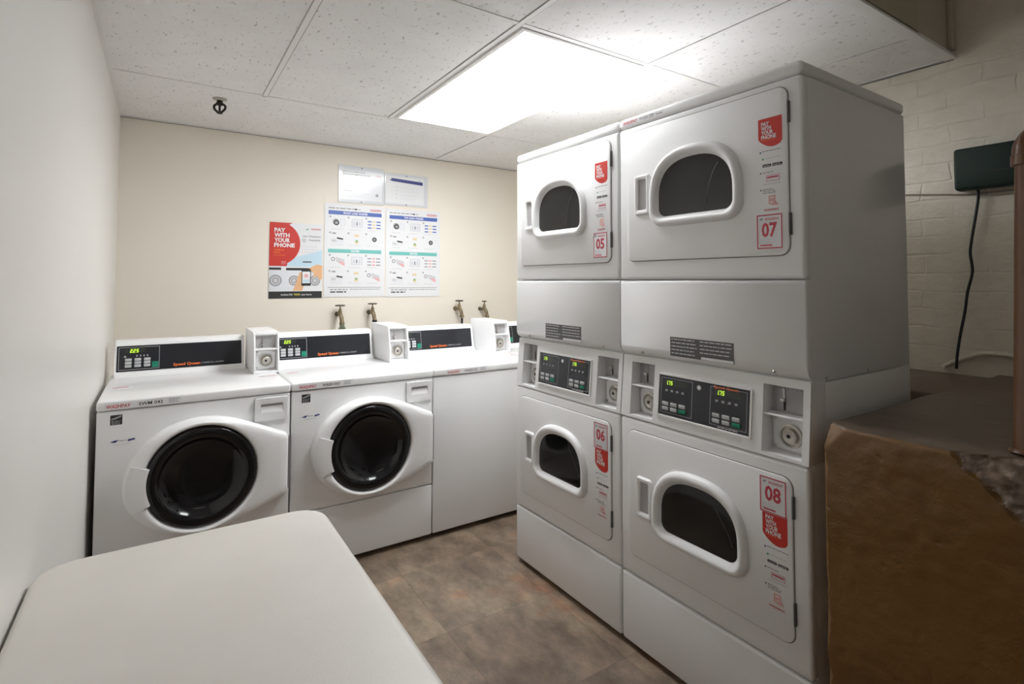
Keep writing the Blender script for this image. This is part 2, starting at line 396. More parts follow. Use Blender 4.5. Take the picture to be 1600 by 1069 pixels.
tube(bm, [(0, 0, -.03), (0, 0, -.07)], .005, 8); finish('frame_arm', bm, bz, sp_)
bm = nb(); lathe(bm, [(-.066, .006), (-.070, .013), (-.074, .014), (-.077, .006)], 16); finish('deflector', bm, bz, sp_)

# ================================================================ small shared parts
def seven_seg(sh, txt, x, z, h, m, layer=3):
    segs = {'0': 'abcdef', '1': 'bc', '2': 'abged', '3': 'abgcd', '4': 'fgbc', '5': 'afgcd', '6': 'afgedc', '7': 'abc', '8': 'abcdefg', '9': 'abcfgd', '.': '.'}
    w_ = h*.5; t = h*.17; sl = .12
    def R(x0, x1, z0, z1): sh.poly([(x+x0+sl*z0, z+z0), (x+x1+sl*z0, z+z0), (x+x1+sl*z1, z+z1), (x+x0+sl*z1, z+z1)], m, layer)
    for ch in txt:
        if ch == '.': R(-h*.14, -h*.02, 0, t); continue
        for s in segs[ch]:
            if s == 'a': R(0, w_, h-t, h)
            if s == 'd': R(0, w_, 0, t)
            if s == 'g': R(0, w_, h/2-t/2, h/2+t/2)
            if s == 'f': R(0, t, h/2, h)
            if s == 'e': R(0, t, 0, h/2)
            if s == 'b': R(w_-t, w_, h/2, h)
            if s == 'c': R(w_-t, w_, 0, h/2)
        x += h*.72
def button(x0, x1, z0, z1, y, m, parent):
    bm = nb(); pts = rrect(x0, x1, z0, z1, .0022, 3)
    loft(bm, [(pts, y), (inset(pts, .0003), y-.0016), (inset(pts, .0012), y-.0022)]); return finish('button', bm, m, parent)
def keypad(parent, x0, z0, cw, ch, y, gw=.3, green_last=True, rows=2, split=False):
    for r in range(rows):
        for c in range(3):
            g = green_last and r == 0 and c == 2
            button(x0+c*cw, x0+c*cw+cw*(1-gw)*(1.15 if g else 1), z0+r*ch, z0+r*ch+ch*.8, y, key_green if g else key_grey, parent)
def coin_mech(parent, x0, x1, z0, zm, z1, yb, n_lock=True):
    """coin slot above, round key lock below, set at the back of a recess"""
    cx = x0+(x1-x0)*.34
    sh = Sheet(yb-.0008)
    sh.rect(x0+.004, x1-.004, zm+.006, z1-.004, grey_rec, 0)
    for k in range(7): sh.rect(x0+.012+k*(x1-x0-.03)/7, x0+.016+k*(x1-x0-.03)/7, z1-.016, z1-.008, ink_grey, 1)
    sh.build('coin_plate', parent)
    bm = nb(); B(bm, cx-.0025, cx+.0025, yb-.004, yb, z1-.040, z1-.012, .0008, 1); B(bm, cx-.009, cx+.005, yb-.014, yb, z1-.050, z1-.040, .002, 2)
    finish('coin_slide', bm, chrome, parent)
    bm = nb(); B(bm, cx-.003, cx+.003, yb-.0025, yb, zm+.012, zm+.036, .0008, 1); finish('coin_slot', bm, rubber, parent)
    # lock
    cx2, cz2 = x0+(x1-x0)*.52, z0+(zm-z0)*.46; R = min(x1-x0, zm-z0)*.33
    bm = nb(); pts = rrect(x0+.006, x1-.004, z0+.004, zm-.006, .006, 3); loft(bm, [(pts, yb), (inset(pts, .001), yb-.004), (inset(pts, .002), yb-.005)])
    pl = finish('lock_plate', bm, plastic_w, parent)
    bm = nb(); n = 28
    loft(bm, [(circ(cx2, cz2, R, n), yb-.004), (circ(cx2, cz2, R*.98, n), yb-.012), (circ(cx2, cz2, R*.82, n), yb-.013), (circ(cx2, cz2, R*.78, n), yb-.006),
              (circ(cx2, cz2, R*.62, n), yb-.006), (circ(cx2, cz2, R*.58, n), yb-.018), (circ(cx2, cz2, R*.48, n), yb-.020), (circ(cx2, cz2, R*.2, n), yb-.018)])
    finish('lock_cylinder', bm, mat('lock_nickel', (.60, .57, .52), .35, .5), pl)
    bm = nb(); loft(bm, [(circ(cx2-R*.05, cz2, R*.17, 12), yb-.019), (circ(cx2-R*.05, cz2, R*.15, 12), yb-.0205)]); finish('key_hole', bm, rubber, pl)
    for (sx_, sz_) in ((x0+.012, zm-.012), (x1-.012, zm-.012), (x0+.012, z0+.011)):
        bm = nb(); loft(bm, [(circ(sx_, sz_, .0042, 12), yb-.005), (circ(sx_, sz_, .004, 12), yb-.008), (circ(sx_, sz_, .002, 12), yb-.009)]); finish('screw', bm, chrome, pl)

def pay_sign(sh, x0, x1, z1, z0, lay=1):
    """red shield with PAY WITH YOUR PHONE"""
    w_ = x1-x0; hh = z1-z0; zc = z0+hh*.30; pts = [(x0, z1), (x0, zc)]
    for k in range(1, 12): t = k/12; pts.append((x0+w_*t, zc-(zc-z0)*math.sin(PI*(t*.80+.0))**.8 if t < 1 else zc))
    pts += [(x1, zc+(z0-zc)*.45), (x1, z1)]
    sh.poly(pts[::-1], red, lay)
    lh = hh*.135
    for k, t in enumerate(('PAY', 'WITH', 'YOUR', 'PHONE')):
        sh.text(t, x0+w_*.13, z1-hh*.12-lh-k*lh*1.13, lh, paper, width=w_*(.34, .42, .50, .62)[k], bold=.035, layer=lay+1)
    sh.rect(x0+w_*.15, x0+w_*.7, z0+hh*.235, z0+hh*.255, orange, lay+1)

def pay_details(sh, x0, x1, z1, z0, faded=False):
    w_ = x1-x0; h = z1-z0; P = lambda f: z1-h*f
    a = ink_grey
    sh.disc(x0+w_*.08, P(.05), w_*.035, navy); sh.lines(x0+w_*.15, x1-w_*.04, P(.03), 1, .01, h*.014, ink_grey, ragged=.05)
    sh.disc(x0+w_*.18, P(.16), w_*.05, green_p, rz=w_*.04); sh.lines(x0+w_*.28, x1-w_*.1, P(.15), 1, .01, h*.012, ink_light, ragged=.05)
    sh.rr(x0+w_*.16, x0+w_*.52, P(.29), P(.245), h*.01, ink); sh.rr(x0+w_*.56, x0+w_*.96, P(.29), P(.245), h*.01, ink)
    sh.text('App Store', x0+w_*.20, P(.278), h*.02, paper, width=w_*.28); sh.text('Google Play', x0+w_*.59, P(.278), h*.02, paper, width=w_*.32)
    sh.disc(x0+w_*.08, P(.38), w_*.03, ink); sh.lines(x0+w_*.16, x0+w_*.6, P(.37), 1, .01, h*.014, ink_grey, ragged=.02)
    sh.rr(x0+w_*.30, x0+w_*.84, P(.52), P(.42), h*.01, paper); sh.frame(x0+w_*.30, x0+w_*.84, P(.52), P(.42), h*.006, redline, 2)
    sh.rect(x0+w_*.34, x0+w_*.80, P(.47), P(.445), redline, 3); sh.lines(x0+w_*.2, x1-w_*.08, P(.555), 1, .01, h*.012, ink_light, ragged=.05)
    sh.disc(x0+w_*.08, P(.65), w_*.03, ink); sh.lines(x0+w_*.16, x0+w_*.74, P(.635), 3, h*.028, h*.014, ink_grey, ragged=.3)
    sh.frame(x0+w_*.40, x0+w_*.66, P(.88), P(.75), h*.010, orange, 2); sh.rect(x0+w_*.45, x0+w_*.61, P(.84), P(.79), pink_p, 2)
    sh.poly([(x0+w_*.5, P(.90)), (x0+w_*.78, P(.90)), (x0+w_*.66, P(.82))], pink_p, 3)
    sh.text('WASHPAY', x0+w_*.5, P(.985), h*.035, redline, width=w_*.62, align='c')

def number_sticker(sh, x0, x1, z0, z1, num, lay=1):
    w_, h = x1-x0, z1-z0
    sh.rr(x0, x1, z0, z1, .004, paper, lay); sh.frame(x0+.001, x1-.001, z0+.001, z1-.001, .0032, redline, lay+1)
    sh.poly([(x0+w_*.12, z1-h*.17), (x0+w_*.16, z1-h*.11), (x0+w_*.27, z1-h*.11), (x0+w_*.22, z1-h*.17)], ink_grey, lay+1)
    sh.text('WASHPAY', x0+w_*.33, z1-h*.18, h*.075, redline, width=w_*.55, layer=lay+1)
    sh.text(num, x0+w_*.5, z0+h*.36, h*.40, redline, width=w_*.60, bold=.03, align='c', layer=lay+1)
    sh.lines(x0+w_*.12, x0+w_*.62, z0+h*.27, 3, h*.05, h*.014, ink_light, lay+1)
    sh.rect(x0+w_*.14, x0+w_*.60, z0+h*.085, z0+h*.125, redline, lay+1)

# ================================================================ STACKED DRYERS
DW = .683
D_D, D_Y, D_ROT = 1.4298, .7558, math.radians(.6129)
def dryer_window(parent, z0, h, dark):
    cx = .331; P = dshape(cx, z0-.034, .352, h+.072, .055); Gp = dshape(cx, z0, .283, h, .030)
    yb = -.006
    bm = nb()
    def mixp(t): return [(a[0]*(1-t)+b[0]*t, a[1]*(1-t)+b[1]*t) for a, b in zip(P, Gp)]
    loft(bm, [(P, yb), (mixp(.04), yb-.008), (mixp(.16), yb-.016), (mixp(.36), yb-.020), (mixp(.60), yb-.019), (mixp(.84), yb-.011), (mixp(1.0), yb-.002), (inset(Gp, .002), yb+.0)], cap1=False)
    bz_ = finish('window_bezel', bm, plastic_w, parent, angle=60)
    bm = nb(); loft(bm, [([(cx+(p[0]-cx)*f_, z0+h*.5+(p[1]-z0-h*.5)*f_) for p in Gp], y_) for f_, y_ in ((1, yb-.0005), (.9, yb-.002), (.6, yb-.0032), (.2, yb-.0036))]); gl = finish('window_glass', bm, dark, bz_)
    up_ = z0 > 1
    c_ = ([(.425, z0+h-.040), (.405, z0+h*.62), (.388, z0+h*.35), (.380, z0+.02)] if up_ else [(.395, z0+h-.030), (.425, z0+h*.60), (.448, z0+h*.42), (.458, z0+.05)])
    bm = nb(); tube(bm, smooth_path([(x_, yb-.0036, z_) for x_, z_ in c_], 6), .0011, 6); finish('drum_rim', bm, mat('rim_grey', (.10, .10, .10), .3), gl)
    return bz_
def dryer_handle(parent, z0, z1):
    x0, x1 = .083, .152; yb = -.006
    O = rrect(x0, x1, z0, z1, .012, 5); I = rrect(x0+.016, x1-.012, z0+.018, z1-.016, .006, 5)
    bm = nb(); loft(bm, [(O, yb), (inset(O, .002), yb-.006), (inset(O, .006), yb-.009), (inset(I, -.003), yb-.009), (I, yb-.007), (inset(I, .001), yb-.0012)], cap1=False)
    h = finish('handle', bm, plastic_w, parent)
    bm = nb(); bm.faces.new([bm.verts.new((p[0], yb-.0012, p[1])) for p in I]); finish('handle_recess', bm, grey_rec, h)
def dryer_door(parent, x0, x1, z0, z1, wz0, wh, hz0, hz1, dark):
    pts = rrect(x0, x1, z0, z1, .028, 8)
    d = slab('door', pts, 0, -.006, enamel, parent, .003)
    bm = nb(); o = inset(pts, -.0024); loft(bm, [(o, 0), (o, -.0012)]); finish('door_gasket', bm, gasket_m, d)
    dryer_window(d, wz0, wh, dark); dryer_handle(d, hz0, hz1)
    for (a, b) in ((z1-.105, z1-.045), (z0+.055, z0+.115)):
        bm = nb(); B(bm, x1+.0005, x1+.006, -.009, .001, a, b, .0015, 2); finish('hinge', bm, hinge_m, d)
    return d
def make_dryer(loc, label, nums, disp, lower_style):
    t = thing('stacked_dryer', label, 'dryer', loc, -PI/2+D_ROT, 'stacked dryers')
    W_, DP = DW-.004, .655
    # bodies
    vert = lambda e: abs(e.verts[0].co.z-e.verts[1].co.z) > .1
    bm = nb(); B(bm, .001, W_-.001, .030, DP, 1.030, 1.866, .004, 2); finish('upper_cabinet', bm, enamel, t)
    bm = nb(); B(bm, .001, W_-.001, .030, DP, .018, .8145, .004, 2); B(bm, .001, W_-.001, .094, DP, .8150, 1.027, .003, 2); finish('lower_cabinet', bm, enamel, t)
    bm = nb(); B(bm, 0, W_, 0, DP+.002, 1.8695, 1.907, .012, 4); finish('top_cap', bm, enamel, t)
    bm = nb(); B(bm, 0, W_, 0, .034, 1.312, 1.8675, .010, 4); finish('upper_front_panel', bm, enamel, t)
    # service panel with a lip that curls back at the bottom
    bm = nb(); prof = [(.034, 1.3085), (.008, 1.3085), (.001, 1.304), (0, 1.296), (0, 1.075), (.003, 1.062), (.010, 1.050), (.024, 1.040), (.034, 1.036)]
    a = [bm.verts.new((.0035, y, z)) for y, z in prof]; b = [bm.verts.new((W_-.0035, y, z)) for y, z in prof]
    a2 = [bm.verts.new((0, max(y, .004)+.0, z)) for y, z in prof]; b2 = [bm.verts.new((W_, max(y, .004), z)) for y, z in prof]
    for q in range(len(prof)-1):
        for u_, v_ in ((a2, a), (a, b), (b, b2)): bm.faces.new((u_[q], v_[q], v_[q+1], u_[q+1]))
    bm.faces.new(a2); bm.faces.new(b2); finish('service_panel', bm, enamel, t, angle=50)
    for xx in (.10, .585):
        bm = nb(); loft(bm, [(circ(xx, 1.053, .005, 12), .012), (circ(xx, 1.053, .0045, 12), .003), (circ(xx, 1.053, .002, 12), .001)]); finish('screw', bm, chrome, t)
    bm = nb(); B(bm, 0, W_, 0, .034, .2635, .8125, .010, 4); finish('lower_front_panel', bm, enamel, t)
    bm = nb(); B(bm, 0, W_, .0, .034, .018, .2595, .010, 4); finish('toe_panel', bm, enamel, t)
    # control housing: frame with two deep coin recesses, top leaning back
    z0, z1 = .8165, 1.036; C0, C1, C2, C3 = .042, .148, .546, .660
    bm = nb()
    for (xa, xb, za, zb) in ((0, C0, z0, z1), (C1, C2, z0, z1), (C3, W_, z0, z1), (C0, C1, 1.013, z1), (C2, C3, 1.013, z1), (C0, C1, z0, .826), (C2, C3, z0, .826)):
        B(bm, xa, xb, 0, .0935, za, zb)
    B(bm, C0, C1, .004, .085, .927, .933, .0015, 1); B(bm, C2, C3, .004, .085, .927, .933, .0015, 1)
    B(bm, C0, C1, .060, .0935, z0, z1); B(bm, C2, C3, .060, .0935, z0, z1)
    bmesh.ops.remove_doubles(bm, verts=bm.verts, dist=.0002)
    for v_ in bm.verts:
        if v_.co.y < .05: v_.co.y += (v_.co.z-z0)*.085
    cf = finish('control_fascia', bm, plastic_w, t, smooth=False)
    bv = cf.modifiers.new('bevel', 'BEVEL'); bv.width = .0022; bv.segments = 2; bv.limit_method = 'ANGLE'
    lean = Matrix.Translation((0, (.855-z0)*.085-.0015, 0))
    # control panel: black plate with white surround
    px0, px1, pz0, pz1 = .176, .508, .855, .986
    yP = lambda z: (z-z0)*.085
    bm = nb(); fr = rrect(px0-.008, px1+.008, pz0-.007, pz1+.007, .004, 3)
    loft(bm, [(fr, lambda p: yP(p[1])), (inset(fr, .001), lambda p: yP(p[1])-.005), (inset(fr, .006), lambda p: yP(p[1])-.005), (inset(fr, .007), lambda p: yP(p[1])-.002)], cap1=False)
    cp = finish('control_panel', bm, plastic_w, t)
    sh = Sheet(0)
    sh.rect(px0, px1, pz0, pz1, panel_black, 0)
    half = (px1-px0)*.40
    for (a, b) in ((px0+.006, px0+half), (px1-half, px1-.008)):
        sh.frame(a, b, pz0+.009, pz1-.007, .0014, line_grey, 1)
        sh.rect(a+.016, b-.022, pz1-.032, pz1-.014, lens_dark, 1)
        for q in range(4): sh.rr(a+.018+q*.022, a+.028+q*.022, pz1-.052, pz1-.045, .001, ink_grey, 1)
    sh.disc(px0+half+.024, pz1-.020, .008, line_grey, 1); sh.disc(px0+half+.024, pz1-.020, .0055, paper, 2)
    sh.text('Speed Queen', px1-half+.012, pz1-.0105, .008, orange, width=.085, bold=.03)
    sh.lines(px1-half+.03, px1-.03, pz0+.007, 1, .01, .003, ink_light, 1)
    seven_seg(sh, disp[0], px0+.026, pz1-.0295, .0135, led); seven_seg(sh, disp[1], px1-half+.022, pz1-.0295, .0135, led)
    mxs = Matrix(((1, 0, 0, 0), (0, 1, .085, -z0*.085-.0023), (0, 0, 1, 0), (0, 0, 0, 1)))
    sh.build('display', cp, mxs)
    for a in (px0+.014, px1-half+.010):
        for o_ in (1,):
            for r in range(2):
                for c in range(3):
                    g = r == 0 and c == 2; xx = a+c*.034; zz = pz0+.016+r*.0165
                    button(xx, xx+(.026 if not g else .028), zz, zz+.0125, yP(zz)-.0025, key_green if g else key_grey, cp)
    coin_mech(t, C0, C1, .826, .927, 1.013, .058)
    coin_mech(t, C2, C3, .826, .927, 1.013, .058)
    # doors
    dryer_door(t, .043, .640, 1.377, 1.846, 1.523, .189, 1.538, 1.682, glass_u)
    dryer_door(t, .040, .635, .334, .773, .473, .182, .482, .622, glass_d)
    # badge
    sh = Sheet(-.0004); sh.rect(.229, .465, 1.057, 1.120, badge_m, 0)
    sh.lines(.234, .335, 1.115, 5, .0115, .0035, ink_light, 1, .2); sh.lines(.345, .460, 1.115, 4, .0115, .0035, ink_light, 1, .1)
    sh.rect(.350, .463, 1.058, 1.066, paper, 1); sh.build('warning_label', t)
    # stickers
    sh = Sheet(-.0064)
    pay_sign(sh, .556, .626, 1.767, 1.684); pay_details(sh, .556, .628, 1.680, 1.500); sh.build('payment_sticker', t)
    sh = Sheet(-.0066); number_sticker(sh, .547, .623, 1.396, 1.494, nums[0])
    st = sh.build('number_sticker', t)
    if nums[0] == '05':   # its upper left corner is curling off the door
        bm = nb(); P_ = [(.545, 1.470, -.0072), (.560, 1.478, -.012), (.573, 1.496, -.0072), (.556, 1.484, -.016)]
        vv = [bm.verts.new((p[0], p[2], p[1])) for p in P_]; bm.faces.new((vv[0], vv[1], vv[3])); bm.faces.new((vv[1], vv[2], vv[3])); finish('curled_corner', bm, ink_light, st)
    sh = Sheet(-.0064); pay_sign(sh, .551, .622, .668, .580); pay_details(sh, .552, .626, .576, .408)
    sh.build('payment_sticker', t)
    sh = Sheet(-.0066); number_sticker(sh, .544, .621, .662, .761, nums[1], 1.0); sh.build('number_sticker', t)
    # strip on the cap
    sh = Sheet(-.0004); sh.rect(.014, .212, 1.879, 1.897, clear_film, 0); sh.text('WASHPAY', .020, 1.882, .012, redline, width=.07, bold=.02); sh.text('WASH 208', .10, 1.882, .012, ink_grey, width=.065); sh.rect(.175, .205, 1.884, 1.888, ink_grey, 1)
    sh.build('asset_sticker', t)
    # side seam hardware
    for yy in (.10, .35, .60):
        bm = nb(); bmesh.ops.create_uvsphere(bm, u_segments=10, v_segments=6, radius=.004, matrix=Matrix.Translation((W_-.001, yy, 1.040))); finish('side_screw', bm, chrome, t)
    for yy in (.06, .60):
        for xx in (.05, W_-.05): bm = nb(); tube(bm, [(xx, yy, 0), (xx, yy, .02)], .018, 12); finish('levelling_foot', bm, rubber, t)
    return t
sdir = Vector((-math.sin(D_ROT), math.cos(D_ROT), 0))
def dpos(s): return (D_D+sdir.x*s, D_Y+sdir.y*s, 0)
make_dryer(dpos(DW-.001), 'near white stacked dryer with number stickers 07 and 08, beside the brown block', ('07', '08'), ('1.75', '1.75'), 0)
make_dryer(dpos(2*DW), 'far white stacked dryer with number stickers 05 and 06, next to the washers', ('05', '06'), ('1.75', '1.75'), 1)

# ================================================================ WASHERS
WXO, WYO, WWID, ZTOP, ZSEAM = -.196, 2.5174, .6832, .8519, .8134
def ray_poly(cx, cz, ang, poly):
    dx, dz = math.cos(ang), math.sin(ang); best = None
    n = len(poly)
    for i in range(n):
        ax, az = poly[i][0]-cx, poly[i][1]-cz; bx, bz = poly[(i+1) % n][0]-cx, poly[(i+1) % n][1]-cz
        ex, ez = bx-ax, bz-az; den = dx*ez-dz*ex
        if abs(den) < 1e-12: continue
        t = (ax*ez-az*ex)/den; u = (ax*dz-az*dx)/den
        if t > 0 and -1e-6 <= u <= 1+1e-6: best = t if best is None else max(best, t)
    return best
def washer_door(t):
    cx, cz, R = .347, .526, .200
    poly = []
    for k in range(41):       # left half ellipse from top to bottom
        a = PI/2+PI*k/40; rz = .229 if math.sin(a) > 0 else .223
        poly.append((cx+.263*math.cos(a), cz+rz*math.sin(a)))
    poly += [(.40, .3055), (.45, .3165), (.50, .3330), (.56, .352), (.62, .3745), (.664, .393), (.667, .397), (.667, .640), (.664, .644), (.62, .664), (.56, .692), (.50, .7185), (.45, .737), (.40, .750)]
    n = 120; angs = [2*PI*k/n for k in range(n)]
    ro = [ray_poly(cx, cz, a, poly) for a in angs]
    for _ in range(2): ro = [(ro[i-1]+2*ro[i]+ro[(i+1) % n])/4 if not (-.62 < math.atan2(math.sin(angs[i]), math.cos(angs[i])) < .52) else ro[i] for i in range(n)]
    def loop(fn): return [(cx+fn(i)*math.cos(angs[i]), cz+fn(i)*math.sin(angs[i])) for i in range(n)]
    bm = nb(); loops = [(loop(lambda i: ro[i]), -.001), (loop(lambda i: ro[i]), -.030), (loop(lambda i: ro[i]-.003), -.040), (loop(lambda i: ro[i]-.010), -.046)]
    for s in (.25, .5, .75): loops.append((loop(lambda i, s=s: (ro[i]-.012)*(1-s)+(R+.012)*s), -.047-.006*math.sin(PI*s*.5)))
    loops += [(loop(lambda i: R+.010), -.053), (loop(lambda i: R+.004), -.050), (loop(lambda i: R), -.040), (loop(lambda i: R-.004), -.028)]
    loft(bm, loops, cap1=False); d = finish('door', bm, plastic_w, t, angle=50)
    # black glass bowl
    m = 72; bm = nb(); pr = [(.197, -.030), (.195, -.043), (.186, -.049), (.172, -.051), (.160, -.049), (.150, -.042), (.142, -.030), (.12, -.020), (.08, -.014), (.03, -.012)]
    loft(bm, [(circ(cx, cz, r, m), y) for r, y in pr]); g = finish('door_glass', bm, black_gloss, d, angle=80)
    # grip plate on the left of the ring
    bm = nb(); A0, A1, k_ = math.radians(161), math.radians(203), 14
    rows = []
    for q in range(k_+1):
        a = A0+(A1-A0)*q/k_; r_o = ray_poly(cx, cz, a, poly)-.012; r_i = .187
        rows.append([bm.verts.new((cx+r*math.cos(a), y, cz+r*math.sin(a))) for r, y in ((r_o+.004, -.044), (r_o, -.051), (r_o*.6+r_i*.4, -.056), (r_i+.006, -.061), (r_i, -.060), (r_i-.001, -.036))])
    for a, b in zip(rows, rows[1:]):
        for q in range(5): bm.faces.new((a[q], a[q+1], b[q+1], b[q]))
    for rr_ in (rows[0], rows[-1]):
        low = [bm.verts.new((v_.co.x, -.036, v_.co.z)) for v_ in rr_]
        for q in range(5): bm.faces.new((rr_[q], rr_[q+1], low[q+1], low[q]))
    finish('door_handle', bm, plastic_w, d)
    bm = nb(); B(bm, .6675, .674, -.030, .0, .41, .63, .002, 1); finish('hinge', bm, gasket_m, d)
    return d
def washer_drawer(t):
    O = rrect(.535, .668, .704, .803, .006, 4); I = rrect(.558, .648, .738, .776, .006, 4)
    bm = nb(); loft(bm, [(O, 0), (O, -.010), (inset(O, .002), -.012), (inset(I, -.004), -.012), (I, -.011), (inset(I, .001), -.001)], cap1=False)
    d = finish('detergent_drawer', bm, plastic_w, t)
    bm = nb(); loft(bm, [(inset(O, -.0016), 0), (inset(O, -.0016), -.001)]); finish('drawer_gap', bm, gasket_m, d)
    # scooped pull: dark slot above, sloped lip below
    bm = nb(); a = [(.559, -.001, .775), (.559, -.0015, .764), (.559, -.011, .742), (.559, -.012, .738)]
    l_ = [bm.verts.new(p) for p in a]; r_ = [bm.verts.new((.647, p[1], p[2])) for p in a]
    for q in range(3): bm.faces.new((l_[q], l_[q+1], r_[q+1], r_[q])).material_index = 1 if q == 0 else 0
    finish('drawer_pull', bm, [plastic_w, grey_rec], d)
def coin_box(t):
    x0, x1, y0, y1, z0, z1 = .574, .690, .338, .655, ZTOP, 1.052
    zf = z1-.006; bm = nb()
    T = .008
    # side profile slopes back near the top front
    prof = [(y0, z0), (y0-.004, z0+.055), (y0+.028, zf), (y0+.045, z1), (y1, z1+.004), (y1, z0)]
    for xa, xb in ((x0, x0+T), (x1-T, x1)):
        a = [bm.verts.new((xa, y, z)) for y, z in prof]; b = [bm.verts.new((xb, y, z)) for y, z in prof]
        bm.faces.new(a); bm.faces.new(b)
        for q in range(len(prof)): bm.faces.new((a[q], a[(q+1) % len(prof)], b[(q+1) % len(prof)], b[q]))
    B(bm, x0+T, x1-T, y0+.045, y1, z1-.010, z1+.002); B(bm, x0+T, x1-T, y0+.030, y0+.05, z1-.016, z1-.004)
    B(bm, x0+T, x1-T, y0+.010, y1, z0+.112, z0+.119); B(bm, x0+T, x1-T, y0, y1, z0, z0+.010)
    B(bm, x0+T, x1-T, y0+.052, y1, z0, z1-.01)
    o = finish('coin_box', bm, plastic_w, t, smooth=False)
    bv = o.modifiers.new('bevel', 'BEVEL'); bv.width = .002; bv.segments = 2; bv.limit_method = 'ANGLE'
    coin_mech(o, x0+T+.001, x1-T-.001, z0+.012, z0+.112, z1-.018, y0+.050)
def console(t, disp, blank=False):
    x0, x1 = .015, .562
    prof = [(.560, ZTOP), (.583, ZTOP+.015), (.588, ZTOP+.020), (.612, 1.000), (.620, 1.012), (.632, 1.018), (.690, 1.018), (.695, 1.012), (.695, ZTOP)]
    bm = nb(); a = [bm.verts.new((x0, y, z)) for y, z in prof]; b = [bm.verts.new((x1, y, z)) for y, z in prof]
    bm.faces.new(a); bm.faces.new(b)
    for q in range(len(prof)): bm.faces.new((a[q], a[(q+1) % len(prof)], b[(q+1) % len(prof)], b[q]))
    es = [e for e in bm.edges if abs(e.verts[0].co.x-e.verts[1].co.x) < 1e-6]
    bmesh.ops.bevel(bm, geom=es, offset=.003, segments=2, affect='EDGES')
    c = finish('console', bm, plastic_w, t)
    # sloped plane: y = .588 + (z-.8719)*.024/.1281
    k = .024/.1281; Y = lambda z: .588+(z-(ZTOP+.020))*k
    zb, zt = .876, .994; xa, xb = .024, .549
    mxs = Matrix(((1, 0, 0, 0), (0, 1, k, .588-(ZTOP+.020)*k-.0012), (0, 0, 1, 0), (0, 0, 0, 1)))
    sh = Sheet(0, .0003)
    sh.rect(xa, xb, zb, zt, panel_black, 0)
    sh.frame(xa+.007, xa+.168, zb+.007, zt-.007, .0018, line_grey, 1)
    sh.rect(xa+.030, xa+.110, zt-.034, zt-.014, lens_dark, 1)
    seven_seg(sh, disp, xa+.050, zt-.0325, .017, led, 2)
    for q in range(4): sh.rr(xa+.075+q*.014, xa+.081+q*.014, zt-.052, zt-.044, .001, ink_grey, 1)
    sh.disc(xa+.032, zt-.050, .005, ink_grey, 1)
    sh.text('Speed Queen', xa+.225, zb+.012, .013, orange, width=.115, bold=.035); sh.text('COMMERCIAL LAUNDRY', xa+.345, zb+.014, .007, ink_grey, width=.10)
    cp = sh.build('control_panel', c, mxs)
    for r in range(3):
        for q in range(3):
            z_ = zb+.018+r*.0145; x_ = xa+.032+q*.037
            button(x_, x_+.026, z_, z_+.0125, Y(z_+.006)-.0014, key_grey, cp)
    button(xa+.138, xa+.164, zb+.012, zb+.040, Y(zb+.02)-.0014, key_green, cp)
    for yy in (x1+.006,):
        bm = nb(); lathe(bm, [(ZTOP, .007), (ZTOP+.006, .006), (ZTOP+.009, .003)], 12, cx=yy, cy=.555); finish('cap_screw', bm, chrome, t)
